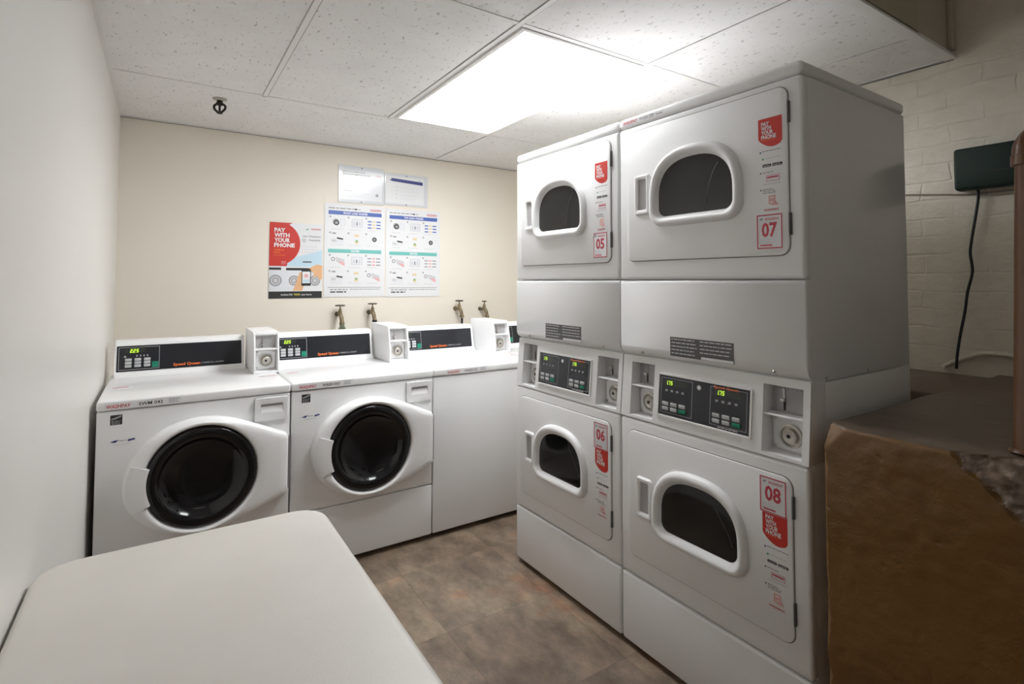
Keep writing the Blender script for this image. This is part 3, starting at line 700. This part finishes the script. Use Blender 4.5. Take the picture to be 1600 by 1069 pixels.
def make_washer(k, kind, label, disp, num, has_low_seam=True):
    t = thing('washing_machine', label, 'washing machine', (WXO+k*WWID, WYO, 0), 0, 'white coin washers along the back wall')
    W_ = WWID-.004; DP = .69
    bm = nb(); B(bm, .001, W_-.001, .026, DP, .022, ZSEAM-.002, .004, 2); finish('cabinet', bm, enamel, t)
    bm = nb(); B(bm, 0, W_, -.006, DP+.005, ZSEAM+.0015, ZTOP, .009, 4); top = finish('top_panel', bm, enamel, t)
    for yy in (.07, .62):
        for xx in (.05, W_-.05): bm = nb(); tube(bm, [(xx, yy, 0), (xx, yy, .024)], .018, 12); finish('levelling_foot', bm, rubber, t)
    if kind == 'front':
        bm = nb(); B(bm, .001, W_-.001, 0, .03, .2765, ZSEAM-.0015, .006, 3); finish('front_panel', bm, enamel, t)
        bm = nb(); B(bm, .001, W_-.001, 0, .03, .026, .2725, .006, 3); finish('lower_panel', bm, enamel, t)
        washer_door(t); washer_drawer(t)
        sh = Sheet(-.0004); sh.rect(.043, .080, .760, .797, ink, 0)
        sh.poly([(.046, .783), (.060, .788), (.077, .795), (.077, .789), (.062, .782), (.047, .779)], line_grey, 1); sh.lines(.047, .077, .775, 3, .005, .002, line_grey, 1); sh.build('energy_sticker', t)
        sh = Sheet(-.0004); sh.poly([(.043, .696), (.058, .702), (.072, .702), (.060, .693)], navy, 0); sh.poly([(.098, .693), (.121, .697), (.121, .703), (.100, .701)], navy, 0)
        sh.lines(.072, .098, .700, 1, .004, .003, ink_grey, 0); sh.lines(.055, .118, .686, 1, .004, .002, ink_light, 0); sh.build('feature_sticker', t)
    else:
        bm = nb(); B(bm, .001, W_-.001, 0, .03, .026, ZSEAM-.0015, .006, 3); finish('front_panel', bm, enamel, t)
        pts = rrect(.075, .600, .040, .520, .045, 8)
        bm = nb(); r_ = [[bm.verts.new((p[0], p[1], z)) for p in P] for P, z in ((pts, ZTOP), (inset(pts, .002), ZTOP+.005), (inset(pts, .006), ZTOP+.007), (inset(pts, .022), ZTOP+.007), (inset(pts, .030), ZTOP+.004))]
        for a, b in zip(r_, r_[1:]):
            for q in range(len(a)): bm.faces.new((a[q], a[(q+1) % len(a)], b[(q+1) % len(a)], b[q]))
        bm.faces.new(r_[-1]); finish('lid', bm, enamel, t)
    console(t, disp); coin_box(t)
    sh = Sheet(-.0064); ox = .03 if kind == 'front' else .075; sh.rect(ox-.006, ox+.24, .820, .846, clear_film, 0)
    sh.text('WASHPAY', ox, .824, .014, redline, width=.075, bold=.02); sh.text(num, ox+.10, .826, .0125, ink, width=.078, bold=.01)
    sh.rect(ox+.195, ox+.235, .822, .844, paper, 1); sh.lines(ox+.198, ox+.233, .840, 3, .006, .0025, ink_grey, 2); sh.build('asset_sticker', t)
    flat = Matrix.Translation((0, 0, ZTOP)) @ Matrix.Rotation(-PI/2, 4, 'X')
    sh = Sheet(-.0006); sh.rr(.022, .098, .225, .315, .003, paper, 0); sh.text('WASHPAY', .030, .285, .012, redline, width=.056, bold=.04, layer=1); sh.rect(.030, .085, .276, .280, redline, 1); sh.lines(.034, .060, .266, 2, .008, .003, ink_grey, 1)
    sh.build('lid_sticker', top, flat)
    sh = Sheet(-.0006); sh.ring(.600, .258, .009, .012, ink_grey, 0, 16); sh.text('TOUCH', .618, .258, .013, redline, width=.050, layer=0); sh.lines(.590, .668, .245, 1, .006, .003, redline, 0)
    sh.build('lid_sticker', top, flat)
    return t
make_washer(0, 'front', 'leftmost front-loading washer with round black door, in the corner by the left wall', '2.25', 'SWM 042')
make_washer(1, 'front', 'second front-loading washer with round black door, between first washer and top loader', '2.25', 'WASH 003')
make_washer(2, 'top', 'third white washer with plain blank front, between the second round-door washer and the dryers', '2.25', 'WASH 02')
make_washer(3, 'top', 'last white washer, only a sliver of its console showing behind the far dryers', '2.25', 'WASH 01')

# ================================================================ POSTERS
YW = WY1-.0035
def instr_poster(x0, x1, z0, z1, head, label):
    sh = Sheet(YW, .0003); w_, h = x1-x0, z1-z0
    sh.rect(x0, x1, z0, z1, paper, 0)
    # card thickness
    P = lambda fx, fz: (x0+w_*fx, z1-h*fz)
    sh.lines(x0+w_*.06, x0+w_*.58, z1-h*.042, 1, .01, h*.012, ink_grey, 1, .02); sh.disc(x0+w_*.50, z1-h*.048, w_*.014, ink, 2)
    sh.text('WASHPAY', x0+w_*.74, z1-h*.060, h*.028, redline, width=w_*.20)
    for (f0, f1, m, tx) in ((.075, .117, blue, head), (.487, .527, teal, 'DRYER')):
        sh.rect(x0+w_*.06, x1-w_*.06, z1-h*f1, z1-h*f0, m, 1); sh.text(tx, x0+w_*.5, z1-h*(f1-.010), h*.024, paper, align='c', bold=.03, width=w_*(.022*len(tx)+.03))
    for blk, fz in enumerate((.135, .305, .545, .715)):
        for c in range(3):
            cx = x0+w_*(.10+.295*c); zt = z1-h*fz; cw = w_*.26; chh = h*.145
            num = (blk % 2)*3+c+1
            sh.disc(cx-w_*.012, zt-h*.008, w_*.016, ink_grey, 1); sh.text(str(num), cx-w_*.012, zt-h*.0135, h*.011, paper, align='c', layer=2)
            k = (c, blk)
            if c == 2 and blk in (0, 2):
                for q in range(3):
                    zz = zt-chh*(.22+.24*q)
                    sh.rect(cx+cw*.05, cx+cw*.30, zz-chh*.09, zz, blue if blk == 0 else ink_grey, 1); sh.rect(cx+cw*.62, cx+cw*.90, zz-chh*.09, zz, blue if blk == 0 else ink_grey, 1)
                    sh.rect(cx+cw*.36, cx+cw*.55, zz-chh*.10, zz+chh*.02, tan_p if blk == 0 else pink_p, 1)
            elif c == 1 and blk in (1, 3):
                sh.rr(cx+cw*.33, cx+cw*.62, zt-chh*.30, zt-chh*.12, .003, tan_p, 1); sh.disc(cx+cw*.48, zt-chh*.68, cw*.13, tan_p, 1); sh.disc(cx+cw*.48, zt-chh*.62, cw*.07, green_p, 2)
            elif c == 1:
                sh.rect(cx+cw*.15, cx+cw*.85, zt-chh*.75, zt-chh*.15, ink_light, 1); sh.rect(cx+cw*.2, cx+cw*.8, zt-chh*.7, zt-chh*.2, clear_w, 2)
                for q in range(3): sh.rect(cx+cw*(.26+q*.18), cx+cw*(.36+q*.18), zt-chh*.62, zt-chh*.35, ink_grey if q == 1 else ink_light, 3)
            elif c == 0 and blk == 0:
                sh.disc(cx+cw*.30, zt-chh*.42, cw*.20, ink_grey, 1, n=18); sh.ring(cx+cw*.34, zt-chh*.48, cw*.10, cw*.17, ink, 2, 16)
                sh.rect(cx+cw*.55, cx+cw*.88, zt-chh*.7, zt-chh*.2, clear_w, 1); sh.frame(cx+cw*.55, cx+cw*.88, zt-chh*.7, zt-chh*.2, .002, ink_light, 2)
            elif c == 2 and blk == 1:
                sh.disc(cx+cw*.5, zt-chh*.45, cw*.15, ink, 1); sh.disc(cx+cw*.5, zt-chh*.45, cw*.08, ink_grey, 2)
            elif c == 0 and blk in (1, 3):
                sh.rr(cx+cw*.08, cx+cw*.32, zt-chh*.15, zt-chh*.04, .003, ink_grey, 1)
                sh.poly([(cx+cw*.38, zt-chh*.38), (cx+cw*.78, zt-chh*.46), (cx+cw*.74, zt-chh*.56), (cx+cw*.38, zt-chh*.5)], ink, 1)
                for q in range(3): sh.rect(cx+cw*.05, cx+cw*.34, zt-chh*(.55+q*.12), zt-chh*(.50+q*.12), ink_grey if q == 1 else ink_light, 1)
                sh.rect(cx+cw*.36, cx+cw*.76, zt-chh*.80, zt-chh*.6, clear_w, 1); sh.frame(cx+cw*.36, cx+cw*.76, zt-chh*.80, zt-chh*.6, .0015, ink_light, 2)
            else:
                sh.ring(cx+cw*.16, zt-chh*.35, cw*.07, cw*.13, ink_grey, 1, 16); sh.poly([(cx+cw*.32, zt-chh*.18), (cx+cw*.85, zt-chh*.35), (cx+cw*.88, zt-chh*.85), (cx+cw*.35, zt-chh*.55)], ink_light, 1)
                sh.poly([(cx+cw*.5, zt-chh*.45), (cx+cw*.86, zt-chh*.6), (cx+cw*.88, zt-chh*.85), (cx+cw*.6, zt-chh*.68)], pink_p, 2)
            sh.lines(cx, cx+cw*.85, zt-chh*.93, 1, .01, h*.006, ink_light, 1, .3)
    sh.rect(x0+w_*.06, x1-w_*.06, z1-h*.902, z1-h*.895, ink_grey, 1)
    sh.lines(x0+w_*.10, x0+w_*.38, z1-h*.915, 1, .01, h*.012, ink_grey, 1, .02); sh.lines(x0+w_*.10, x0+w_*.36, z1-h*.94, 1, .01, h*.013, ink, 1, .02)
    sh.lines(x0+w_*.42, x1-w_*.07, z1-h*.915, 1, .01, h*.008, ink_grey, 1, .02)
    o = sh.build('instruction_poster', None); return tag(o, label, 'poster', 'white instruction posters with blue and teal bands')
instr_poster(.893, 1.308, 1.197, 1.826, 'FRONT LOAD WASHER', 'white instruction poster with blue and teal bands, directly right of the red poster')
instr_poster(1.316, 1.737, 1.192, 1.822, 'TOP LOAD WASHER', 'rightmost white instruction poster with blue and teal bands on the cream wall')
# red poster
x0, x1, z0, z1 = .558, .882, 1.193, 1.677; w_, h = x1-x0, z1-z0
sh = Sheet(YW, .0003); sh.rect(x0, x1, z0, z1, paper, 0)
sh.poly([(x0, z1-h*.58), (x0+w_*.99, z1-h*.58), (x0+w_*.99, z1-h*.35), (x0+w_*.5, z1-h*.45)], sky_p, 1)
pts = [(x0, z1), (x0, z1-h*.575), (x0+w_*.32, z1-h*.575)]
for k in range(13): a = -PI*.36+PI*.70*k/12; pts.append((x0+w_*(.16+.41*math.cos(a)), z1-h*(.275-.285*math.sin(a))))
pts += [(x0+w_*.42, z1)]
pts = [p for p in pts if p[1] <= z1+1e-6]
sh.poly(pts, red, 2)
for k, (t_, ww_) in enumerate((('PAY', .20), ('WITH', .28), ('YOUR', .29), ('PHONE', .38))):
    sh.text(t_, x0+w_*.085, z1-h*(.125+.066*k), h*.052, paper, width=w_*ww_, bold=.04, layer=3)
sh.text('SIMPLE', x0+w_*.085, z1-h*.372, h*.022, orange, width=w_*.18, layer=3, bold=.03); sh.text('EASY', x0+w_*.085, z1-h*.405, h*.022, orange, width=w_*.12, layer=3, bold=.03); sh.text('DOWNLOAD', x0+w_*.085, z1-h*.440, h*.018, orange, width=w_*.20, layer=3)
sh.lines(x0+w_*.22, x0+w_*.33, z1-h*.51, 3, h*.016, h*.006, pink_p, 3)
sh.poly([(x0+w_*.66, z1-h*.075), (x0+w_*.70, z1-h*.09), (x0+w_*.74, z1-h*.05), (x0+w_*.70, z1-h*.07)], green_p, 3); sh.text('WASHPAY', x0+w_*.77, z1-h*.082, h*.024, redline, width=w_*.20, layer=3)
sh.text('No Washers', x0+w_*.62, z1-h*.18, h*.026, ink_grey, width=w_*.34, layer=3, bold=.03); sh.text('Needed', x0+w_*.73, z1-h*.23, h*.026, ink_grey, width=w_*.22, layer=3, bold=.03)
sh.disc(x0+w_*.64, z1-h*.225, w_*.045, ink_light, 3)
for q in range(3): sh.disc(x0+w_*.61, z1-h*(.31+q*.037), w_*.009, pink_p, 3); sh.lines(x0+w_*.64, x0+w_*.92, z1-h*(.306+q*.037), 1, .01, h*.007, ink_light, 3)
sh.lines(x0+w_*.60, x0+w_*.78, z1-h*.475, 1, .01, h*.007, ink_light, 3); sh.rect(x0+w_*.62, x0+w_*.79, z1-h*.522, z1-h*.508, ink, 3)
sh.rect(x0, x0+w_*.22, z1-h*.625, z1-h*.595, ink, 3); sh.rect(x0+w_*.31, x0+w_*.78, z1-h*.630, z1-h*.597, ink, 3)
sh.rect(x0, x0+w_*.60, z1-h*.90, z1-h*.63, clear_w, 1)
for q, rr_ in ((.12, .115), (.46, .10), (.86, .105)):
    sh.disc(x0+w_*q, z1-h*.765, w_*rr_, ink_grey, 3, n=26); sh.ring(x0+w_*q, z1-h*.765, w_*rr_*.55, w_*rr_*.75, ink_light, 4); sh.disc(x0+w_*q, z1-h*.765, w_*rr_*.35, ink_light, 4)
sh.poly([(x0+w_*.44, z1-h*.90), (x0+w_*.62, z1-h*.90), (x0+w_*.66, z1-h*.80), (x0+w_*.60, z1-h*.66), (x0+w_*.57, z1-h*.645), (x0+w_*.53, z1-h*.72), (x0+w_*.50, z1-h*.80)], skin_p, 5)
sh.rr(x0+w_*.60, x0+w_*.78, z1-h*.835, z1-h*.605, .004, ink, 6); sh.rect(x0+w_*.615, x0+w_*.765, z1-h*.80, z1-h*.645, paper, 7); sh.disc(x0+w_*.69, z1-h*.70, w_*.04, pink_p, 8); sh.rect(x0+w_*.63, x0+w_*.75, z1-h*.785, z1-h*.755, sky_p, 8)
sh.poly([(x0+w_*.74, z1-h*.60), (x0+w_*.90, z1-h*.545), (x0+w_*1.0, z1-h*.56), (x0+w_*1.0, z1-h*.74), (x0+w_*.96, z1-h*.76), (x0+w_*.90, z1-h*.70), (x0+w_*.82, z1-h*.72), (x0+w_*.84, z1-h*.66), (x0+w_*.76, z1-h*.63)], skin_p, 6)
sh.rect(x0, x1, z0, z0+h*.092, ink, 2)
sh.text('Available FOR', x0+w_*.22, z0+h*.038, h*.022, paper, width=w_*.22, layer=3); sh.text('YOUR', x0+w_*.46, z0+h*.038, h*.024, yellow_p, width=w_*.12, layer=3, bold=.03); sh.text('use here', x0+w_*.60, z0+h*.038, h*.022, paper, width=w_*.20, layer=3)
tag(sh.build('payment_poster'), 'red and white poster reading PAY WITH YOUR PHONE, leftmost on the cream wall', 'poster')
# two acrylic notices
acr = mat('acrylic_sheet', (.66, .68, .71), .12, coat=.6)
def notice(x0, x1, z0, z1, label, kind):
    t = thing('notice_board', label, 'notice', ((x0+x1)/2, WY1, z0), 0, 'small notices above the instruction posters')
    cx = (x0+x1)/2; w_, h = x1-x0, z1-z0
    bm = nb(); B(bm, -w_/2, w_/2, -.006, -.001, 0, h, .0012, 1); finish('backing_sheet', bm, acr, t)
    sh = Sheet(-.0064, .0003)
    if kind == 0:
        sh.rect(-w_/2+.026, w_/2-.014, .022, h-.030, mat('glossy_paper', (.76, .77, .80), .18), 0)
        sh.text('IMPORTANT LAUNDRY ROOM', -w_/2+.028, h-.046, .011, ink_grey, width=.15, layer=1, bold=.02); sh.text('SERVICE INFORMATION NOTICE', -w_/2+.028, h-.064, .010, ink_grey, width=.19, layer=1)
        sh.text('WASHPAY', w_/2-.060, h-.058, .008, pink_p, width=.042, layer=1)
        sh.lines(-w_/2+.04, -w_/2+.10, .085, 1, .01, .004, ink_grey, 1); sh.lines(-w_/2+.04, w_/2-.09, .068, 3, .011, .0025, ink_light, 1); sh.disc(w_/2-.05, .065, .013, ink_light, 1); sh.disc(w_/2-.05, .065, .008, ink_grey, 2)
    else:
        sh.rect(-w_/2+.012, w_/2-.030, .016, h-.020, paper, 0)
        zt = h-.045; sh.poly([(-w_/2+.035, zt-.004), (-w_/2+.060, zt-.012), (w_/2-.040, zt-.024), (w_/2-.040, zt), (-w_/2+.062, zt+.010), (-w_/2+.045, zt+.012), (-w_/2+.058, zt+.004)], navy, 1)
        for q in range(4): sh.lines(-w_/2+.085, -w_/2+.10, h-.092-q*.026, 2, .006, .003, ink_light, 1); sh.lines(-w_/2+.115, w_/2-.06, h-.094-q*.026, 2, .009, .002, ink_light, 1)
        sh.lines(w_/2-.075, w_/2-.045, zt+.010, 1, .01, .003, ink_grey, 1)
    sh.build('paper_sheet', t)
    for zz in (.010, h-.012):
        bm = nb(); loft(bm, [(circ(0, zz, .0045, 10), -.004), (circ(0, zz, .004, 10), -.0085), (circ(0, zz, .002, 10), -.010)]); finish('screw', bm, hinge_m, t)
notice(.980, 1.297, 1.838, 2.094, 'left acrylic notice with a glossy white page, above the white instruction posters', 0)
notice(1.300, 1.632, 1.846, 2.076, 'right acrylic notice with a dark blue painted band, above the rightmost poster', 1)

# ================================================================ FAUCETS AND HOSES
def faucet(x, z, label, rot=0, kind=0):
    t = thing('wall_faucet', label, 'faucet', (x, WY1, z), 0, 'brass hose faucets on the back wall')
    bm = nb(); tube(bm, [(0, 0, 0), (0, -.006, 0)], [.016, .014], 16); tube(bm, [(0, -.004, 0), (0, -.055, 0)], .0105, 12); finish('wall_flange', bm, brass, t)
    bm = nb()
    tube(bm, smooth_path([(0, -.050, .002), (0, -.068, .004), (0, -.088, -.006), (.002, -.100, -.028), (.003, -.106, -.050)], 5), [.013]*21, 12)
    tube(bm, [(0, -.072, 0), (0, -.070, .022), (0, -.070, .040)], [.014, .012, .008], 10); finish('spout', bm, brass, t)
    bm = nb(); tube(bm, [(.003, -.106, -.048), (.003, -.107, -.064)], .0165, 12); finish('coupling', bm, brass if kind != 1 else rubber, t)
    bm = nb(); tube(bm, [(0, -.070, .036), (0, -.070, .060)], .004, 8); n = 24; r = .027 if kind != 3 else .015
    ring = []
    for k in range(n+1):
        a = 2*PI*k/n; ring.append((r*math.cos(a)*(1+.08*math.cos(6*a)), -.070+r*math.sin(a)*(1+.08*math.cos(6*a)), .060))
    tube(bm, ring, .0042, 8, caps=False)
    for k in range(3):
        a = PI*k/3; tube(bm, [(-r*math.cos(a), -.070-r*math.sin(a), .060), (r*math.cos(a), -.070+r*math.sin(a), .060)], .0032, 6)
    finish('handle_wheel', bm, mat('dark_brass', (.09, .07, .045), .5, .6), t)
    return t
greenh = mat('verdigris_metal', (.16, .19, .13), .5, .3)
hose_m = mat('grey_hose', (.10, .10, .09), .5)
F = [(.985, 1.083), (1.203, 1.090), (1.868, 1.098), (2.085, 1.090)]
f1 = faucet(*F[0], 'leftmost brass faucet with a two-way splitter, below the posters', kind=0)
bm = nb(); tube(bm, [(.003, -.107, -.062), (.004, -.108, -.084)], .015, 10)
for s in (-1, 1): tube(bm, smooth_path([(.004+s*.004, -.108, -.078), (.004+s*.016, -.108, -.096), (.004+s*.022, -.108, -.125)], 4), .010, 10)
finish('hose_splitter', bm, greenh, f1)
faucet(*F[1], 'second brass faucet from the left, behind the second coin box', kind=1)
faucet(*F[2], 'third brass faucet, left one of the pair at the right end of the wall', kind=0)
faucet(*F[3], 'rightmost brass faucet, its small handle seen edge-on', kind=3)
def hose(pts, label, m=rubber, r=.0085):
    bm = nb(); tube(bm, smooth_path(pts, 7), r, 10); tag(finish('supply_hose', bm, m), label, 'hose', 'water supply hoses behind the washers')
yh = WY1-.108
hose([(.967, yh, .955), (.955, yh, .87), (.90, yh-.03, .76), (.78, 3.30, .66), (.70, 3.215, .62)], 'left hose hanging from the two-way splitter of the leftmost faucet', greenh)
hose([(1.011, yh, .955), (1.03, yh, .87), (1.05, yh-.03, .74), (1.00, 3.30, .64), (.95, 3.215, .60)], 'right hose hanging from the two-way splitter of the leftmost faucet', greenh)
hose([(1.206, yh, 1.024), (1.21, yh, .90), (1.24, yh-.04, .74), (1.22, 3.30, .62), (1.20, 3.215, .60)], 'black hose hanging from the second faucet behind the coin box')
hose([(1.871, yh, 1.032), (1.87, yh, .90), (1.84, yh-.04, .74), (1.80, 3.30, .62), (1.78, 3.215, .60)], 'hose hanging from the third faucet behind the coin box')
hose([(2.088, yh, 1.025), (2.115, yh-.004, 1.00), (2.150, yh-.01, .975), (2.18, yh-.02, .90), (2.16, yh-.06, .74), (2.10, 3.30, .62), (2.08, 3.215, .60)], 'hose bending right from the rightmost faucet', hose_m, .011)

# ================================================================ TABLE
tm = mat('speckled_plastic', (.66, .64, .60), .42)
v = objco(tm); L(tm, ramp(tm, noise(tm, v, 4, 3), [(.3, (.600, .570, .525)), (.7, (.645, .615, .572))]).outputs[0], bsdf(tm).inputs['Base Color']); bump(tm, noise(tm, v, 220, 3), .25, .001)
ZT = .70
tt = thing('folding_table', 'off-white plastic folding table against the left wall in the foreground', 'table', (.080, .90, 0))
hw_, hl = .291, .612
bm = nb(); pts = rrect(-hw_, hw_, -hl, hl, .078, 10)
rs = []
for P, z in ((inset(pts, .012), ZT-.045), (pts, ZT-.038), (pts, ZT-.012), (inset(pts, .002), ZT-.006), (inset(pts, .006), ZT-.002), (inset(pts, .012), ZT-.0005), (inset(pts, .02), ZT)):
    rs.append([bm.verts.new((p[0], p[1], z)) for p in P])
for a, b in zip(rs, rs[1:]):
    for q in range(len(a)): bm.faces.new((a[q], a[(q+1) % len(a)], b[(q+1) % len(a)], b[q]))
bm.faces.new(rs[0]); bm.faces.new(rs[-1]); finish('tabletop', bm, tm, tt, angle=50)
lgm = mat('grey_steel', (.25, .25, .26), .4, .6)
for sy_ in (-1, 1):
    for s in (-1, 1):
        bm = nb(); tube(bm, smooth_path([(s*.20, sy_*.44, ZT-.046), (s*.21, sy_*.48, .35), (s*.22, sy_*.50, .0)], 5), .013, 10); finish('leg', bm, lgm, tt)
    bm = nb(); tube(bm, [(-.209, sy_*.478, .36), (.209, sy_*.478, .36)], .010, 8); finish('crossbar', bm, lgm, tt)

# ================================================================ BROWN BLOCK
bmm = mat('brown_gloss_paint', (.12, .07, .03), .35, coat=.3)
v = objco(bmm); nn = noise(bmm, v, 9, 8, .6)
L(bmm, ramp(bmm, noise(bmm, v, 2.0, 3), [(.3, (.150, .070, .014)), (.7, (.185, .090, .020))]).outputs[0], bsdf(bmm).inputs['Base Color'])
bump(bmm, nn, .5, .012)
chipm = mat('chipped_concrete', (.17, .12, .085), .3, coat=.4)
v = objco(chipm); L(chipm, ramp(chipm, noise(chipm, v, 40, 5), [(.35, (.13, .085, .06)), (.55, (.24, .175, .13)), (.75, (.42, .34, .28))]).outputs[0], bsdf(chipm).inputs['Base Color']); bump(chipm, noise(chipm, v, 45, 5), .8, .008)
topm = mat('brown_top_paint', (.11, .075, .05), .4, coat=.2)
v = objco(topm); L(topm, ramp(topm, noise(topm, v, 3, 5), [(.3, (.115, .080, .055)), (.7, (.155, .110, .078))]).outputs[0], bsdf(topm).inputs['Base Color']); bump(topm, noise(topm, v, 12, 6), .4, .008)
from mathutils import noise as mn
XB, YB1, YB0, ZB = 1.388, .698, -.60, .947
bm = nb(); NY = 150
cols = []
zs = [i*.66/60 for i in range(60)]+[.66+i*(ZB-.66)/80 for i in range(81)]
nt = 50
for j in range(NY+1):
    y = YB1-.42*j/120 if j <= 120 else YB1-.42-(YB1-.42-YB0)*(j-120)/30; col = []
    edge_r = .006+.005*mn.noise(Vector((y*18, 3, 0)))
    yl = .450
    for z in zs:
        d = 0
        # notch: region above line from (y=.45, z=top) down to (y=.33, z=.84), running on toward the viewer
        zl = ZB-.0+min(0, (y-yl))*0.92+.012*mn.noise(Vector((y*22, z*22, 5)))
        zl = max(zl, .80+.02*mn.noise(Vector((y*9, 0, 1))))
        if z > zl and y < yl: d = (z-zl)*.55+.012*mn.noise(Vector((y*38, z*38, 0)))+.006*mn.noise(Vector((y*90, z*90, 0)))+.008
        # rounded arris, a chipped far corner, wavy paint
        t_ = z-(ZB-edge_r)
        if t_ > 0: d = max(d, edge_r-math.sqrt(max(0, edge_r**2-t_**2)))
        if y > YB1-.05 and z > ZB-.06:
            q = (y-(YB1-.05))/.05+(z-(ZB-.06))/.06-1
            if q > 0: d = max(d, .03*q)
        d += .003*mn.noise(Vector((y*6, z*9, 2)))+.0012*mn.noise(Vector((y*28, z*34, 9)))+(.002 if mn.noise(Vector((y*34, z*38, 31))) > .60 else 0)
        yy = y
        if j < 3: yy = y+.008*mn.noise(Vector((z*16, 0, 4)))+(.004*mn.noise(Vector((z*40, 0, 4))))-(2-j)*.0
        chip = z > zl and y < yl
        col.append((Vector((XB+max(d, -.01)+(.006 if j == 0 else 0), yy, z)), chip))
    xe = col[-1][0].x; ys = col[-1][0].y
    for i in range(1, nt+1):
        f = i/nt; x = xe+(WX1-.001-xe)*f**1.6
        z = ZB+.004*mn.noise(Vector((x*5, y*5, 0)))+.0015*mn.noise(Vector((x*20, y*20, 0)))-(.006 if i < 2 else 0)
        col.append((Vector((x, y if j >= 3 else ys, z)), False))
    cols.append([(bm.verts.new(p), c) for p, c in col])
for a, b in zip(cols, cols[1:]):
    for i in range(len(a)-1):
        f = bm.faces.new((a[i][0], a[i+1][0], b[i+1][0], b[i][0]))
        f.material_index = 1 if (a[i][1] and b[i][1]) else (0 if i < 140 else 2)
# far end and near end
bb = [bm.verts.new((WX1-.001, cols[0][-1][0].co.y, 0))]; bm.faces.new([c[0] for c in cols[0]]+bb)
bb = [bm.verts.new((WX1-.001, cols[-1][-1][0].co.y, 0))]; bm.faces.new([c[0] for c in cols[-1]]+bb)
# rear extension behind the near dryer, against the wall
B(bm, 2.14, WX1-.001, YB1-.004, 1.35, 0, ZB-.012, .012, 3, mi=2)
tag(finish('concrete_block', bm, [bmm, chipm, topm], angle=60), 'large glossy brown painted concrete block with chipped edges, right of the dryers', 'block')

# pipe
pm = mat('brown_pipe_paint', (.15, .066, .028), .35, coat=.2)
v = objco(pm); bump(pm, noise(pm, v, 18, 4), .3, .003)
pp = thing('standpipe', 'brown painted pipe with elbow rising from the block at the right edge', 'pipe', (1.505, .349, ZB+.005))
lean = Vector((.023*.83, -.023*.55, .62))
bm = nb(); tube(bm, [(0, 0, .001), lean*.5, lean], .0225, 20); finish('pipe', bm, pm, pp)
bm = nb(); tube(bm, [lean*.965, lean*1.0], .029, 20)
a = lean; pth = [a, a+Vector((.002, -.001, .018)), a+Vector((.014, -.008, .036)), a+Vector((.034, -.020, .044)), a+Vector((.055, -.032, .044))]
tube(bm, smooth_path(pth, 5), .027, 20); finish('elbow', bm, pm, pp)
bm = nb(); b_ = a+Vector((.05, -.029, .044)); tube(bm, [b_, (WX1-1.500, -.62, b_.z+.01)], .0225, 20); finish('pipe', bm, pm, pp)
bm = nb(); tube(bm, [(0, 0, 0), (0, 0, .006)], [.031, .026], 20); finish('collar', bm, pm, pp)

# green box on the wall
gm = mat('dark_green_plastic', (.009, .022, .017), .6, spec=.3)
v = objco(gm); bump(gm, noise(gm, v, 50, 3), .1, .002)
gb = thing('junction_box', 'dark green plastic box mounted on the painted brick wall', 'electrical box', (WX1, .68, 1.665))
bm = nb(); B(bm, -.070, -.014, -.20, .120, .0, .165, .012, 4); finish('housing', bm, gm, gb)
bm = nb(); B(bm, -.014, 0, -.20, .124, .004, .161, .004, 2)
for k in range(7): tube(bm, [(-.012, .124, .018+k*.021), (-.002, .130, .018+k*.021)], .006, 8)
finish('back_plate', bm, rubber, gb)
bm = nb(); B(bm, -.0712, -.069, -.195, .095, .062, .0645); finish('lid_seam', bm, rubber, gb)
# cord
c3 = [(-.030, .057, .01), (-.026, .057, -.03), (-.024, .067, -.10), (-.022, .083, -.20), (-.022, .088, -.25), (-.022, .083, -.32), (-.022, .100, -.40), (-.024, .110, -.48), (-.028, .127, -.58), (-.034, .136, -.66), (-.038, .138, -.706)]
bm = nb(); tube(bm, smooth_path([(x, y+.0, z) for x, y, z in c3], 5), .0052, 8); finish('power_cord', bm, rubber, gb)
# thin cable
bm = nb(); tube(bm, smooth_path([(WX1-.006, 1.35, 1.705), (WX1-.006, 1.05, 1.688), (WX1-.006, .85, 1.664), (WX1-.008, .72, 1.652), (WX1-.008, .30, 1.655)], 5), .0028, 6)
tag(finish('wall_cable', bm, mat('painted_cable', (.30, .27, .22), .5)), 'thin painted cable running along the brick wall behind the green box', 'cable')
# painted arched conduit at the wall foot
bm = nb(); cpth = [(WX1-.012, .868, .957), (WX1-.014, .846, .974), (WX1-.016, .80, 1.000), (WX1-.016, .74, 1.026), (WX1-.016, .67, 1.028), (WX1-.016, .58, 1.012), (WX1-.016, .50, .985), (WX1-.014, .46, .962)]
tube(bm, smooth_path(cpth, 6), .009, 10)
tag(finish('arched_conduit', bm, bw), 'cream painted conduit arching over the block against the brick wall', 'conduit')
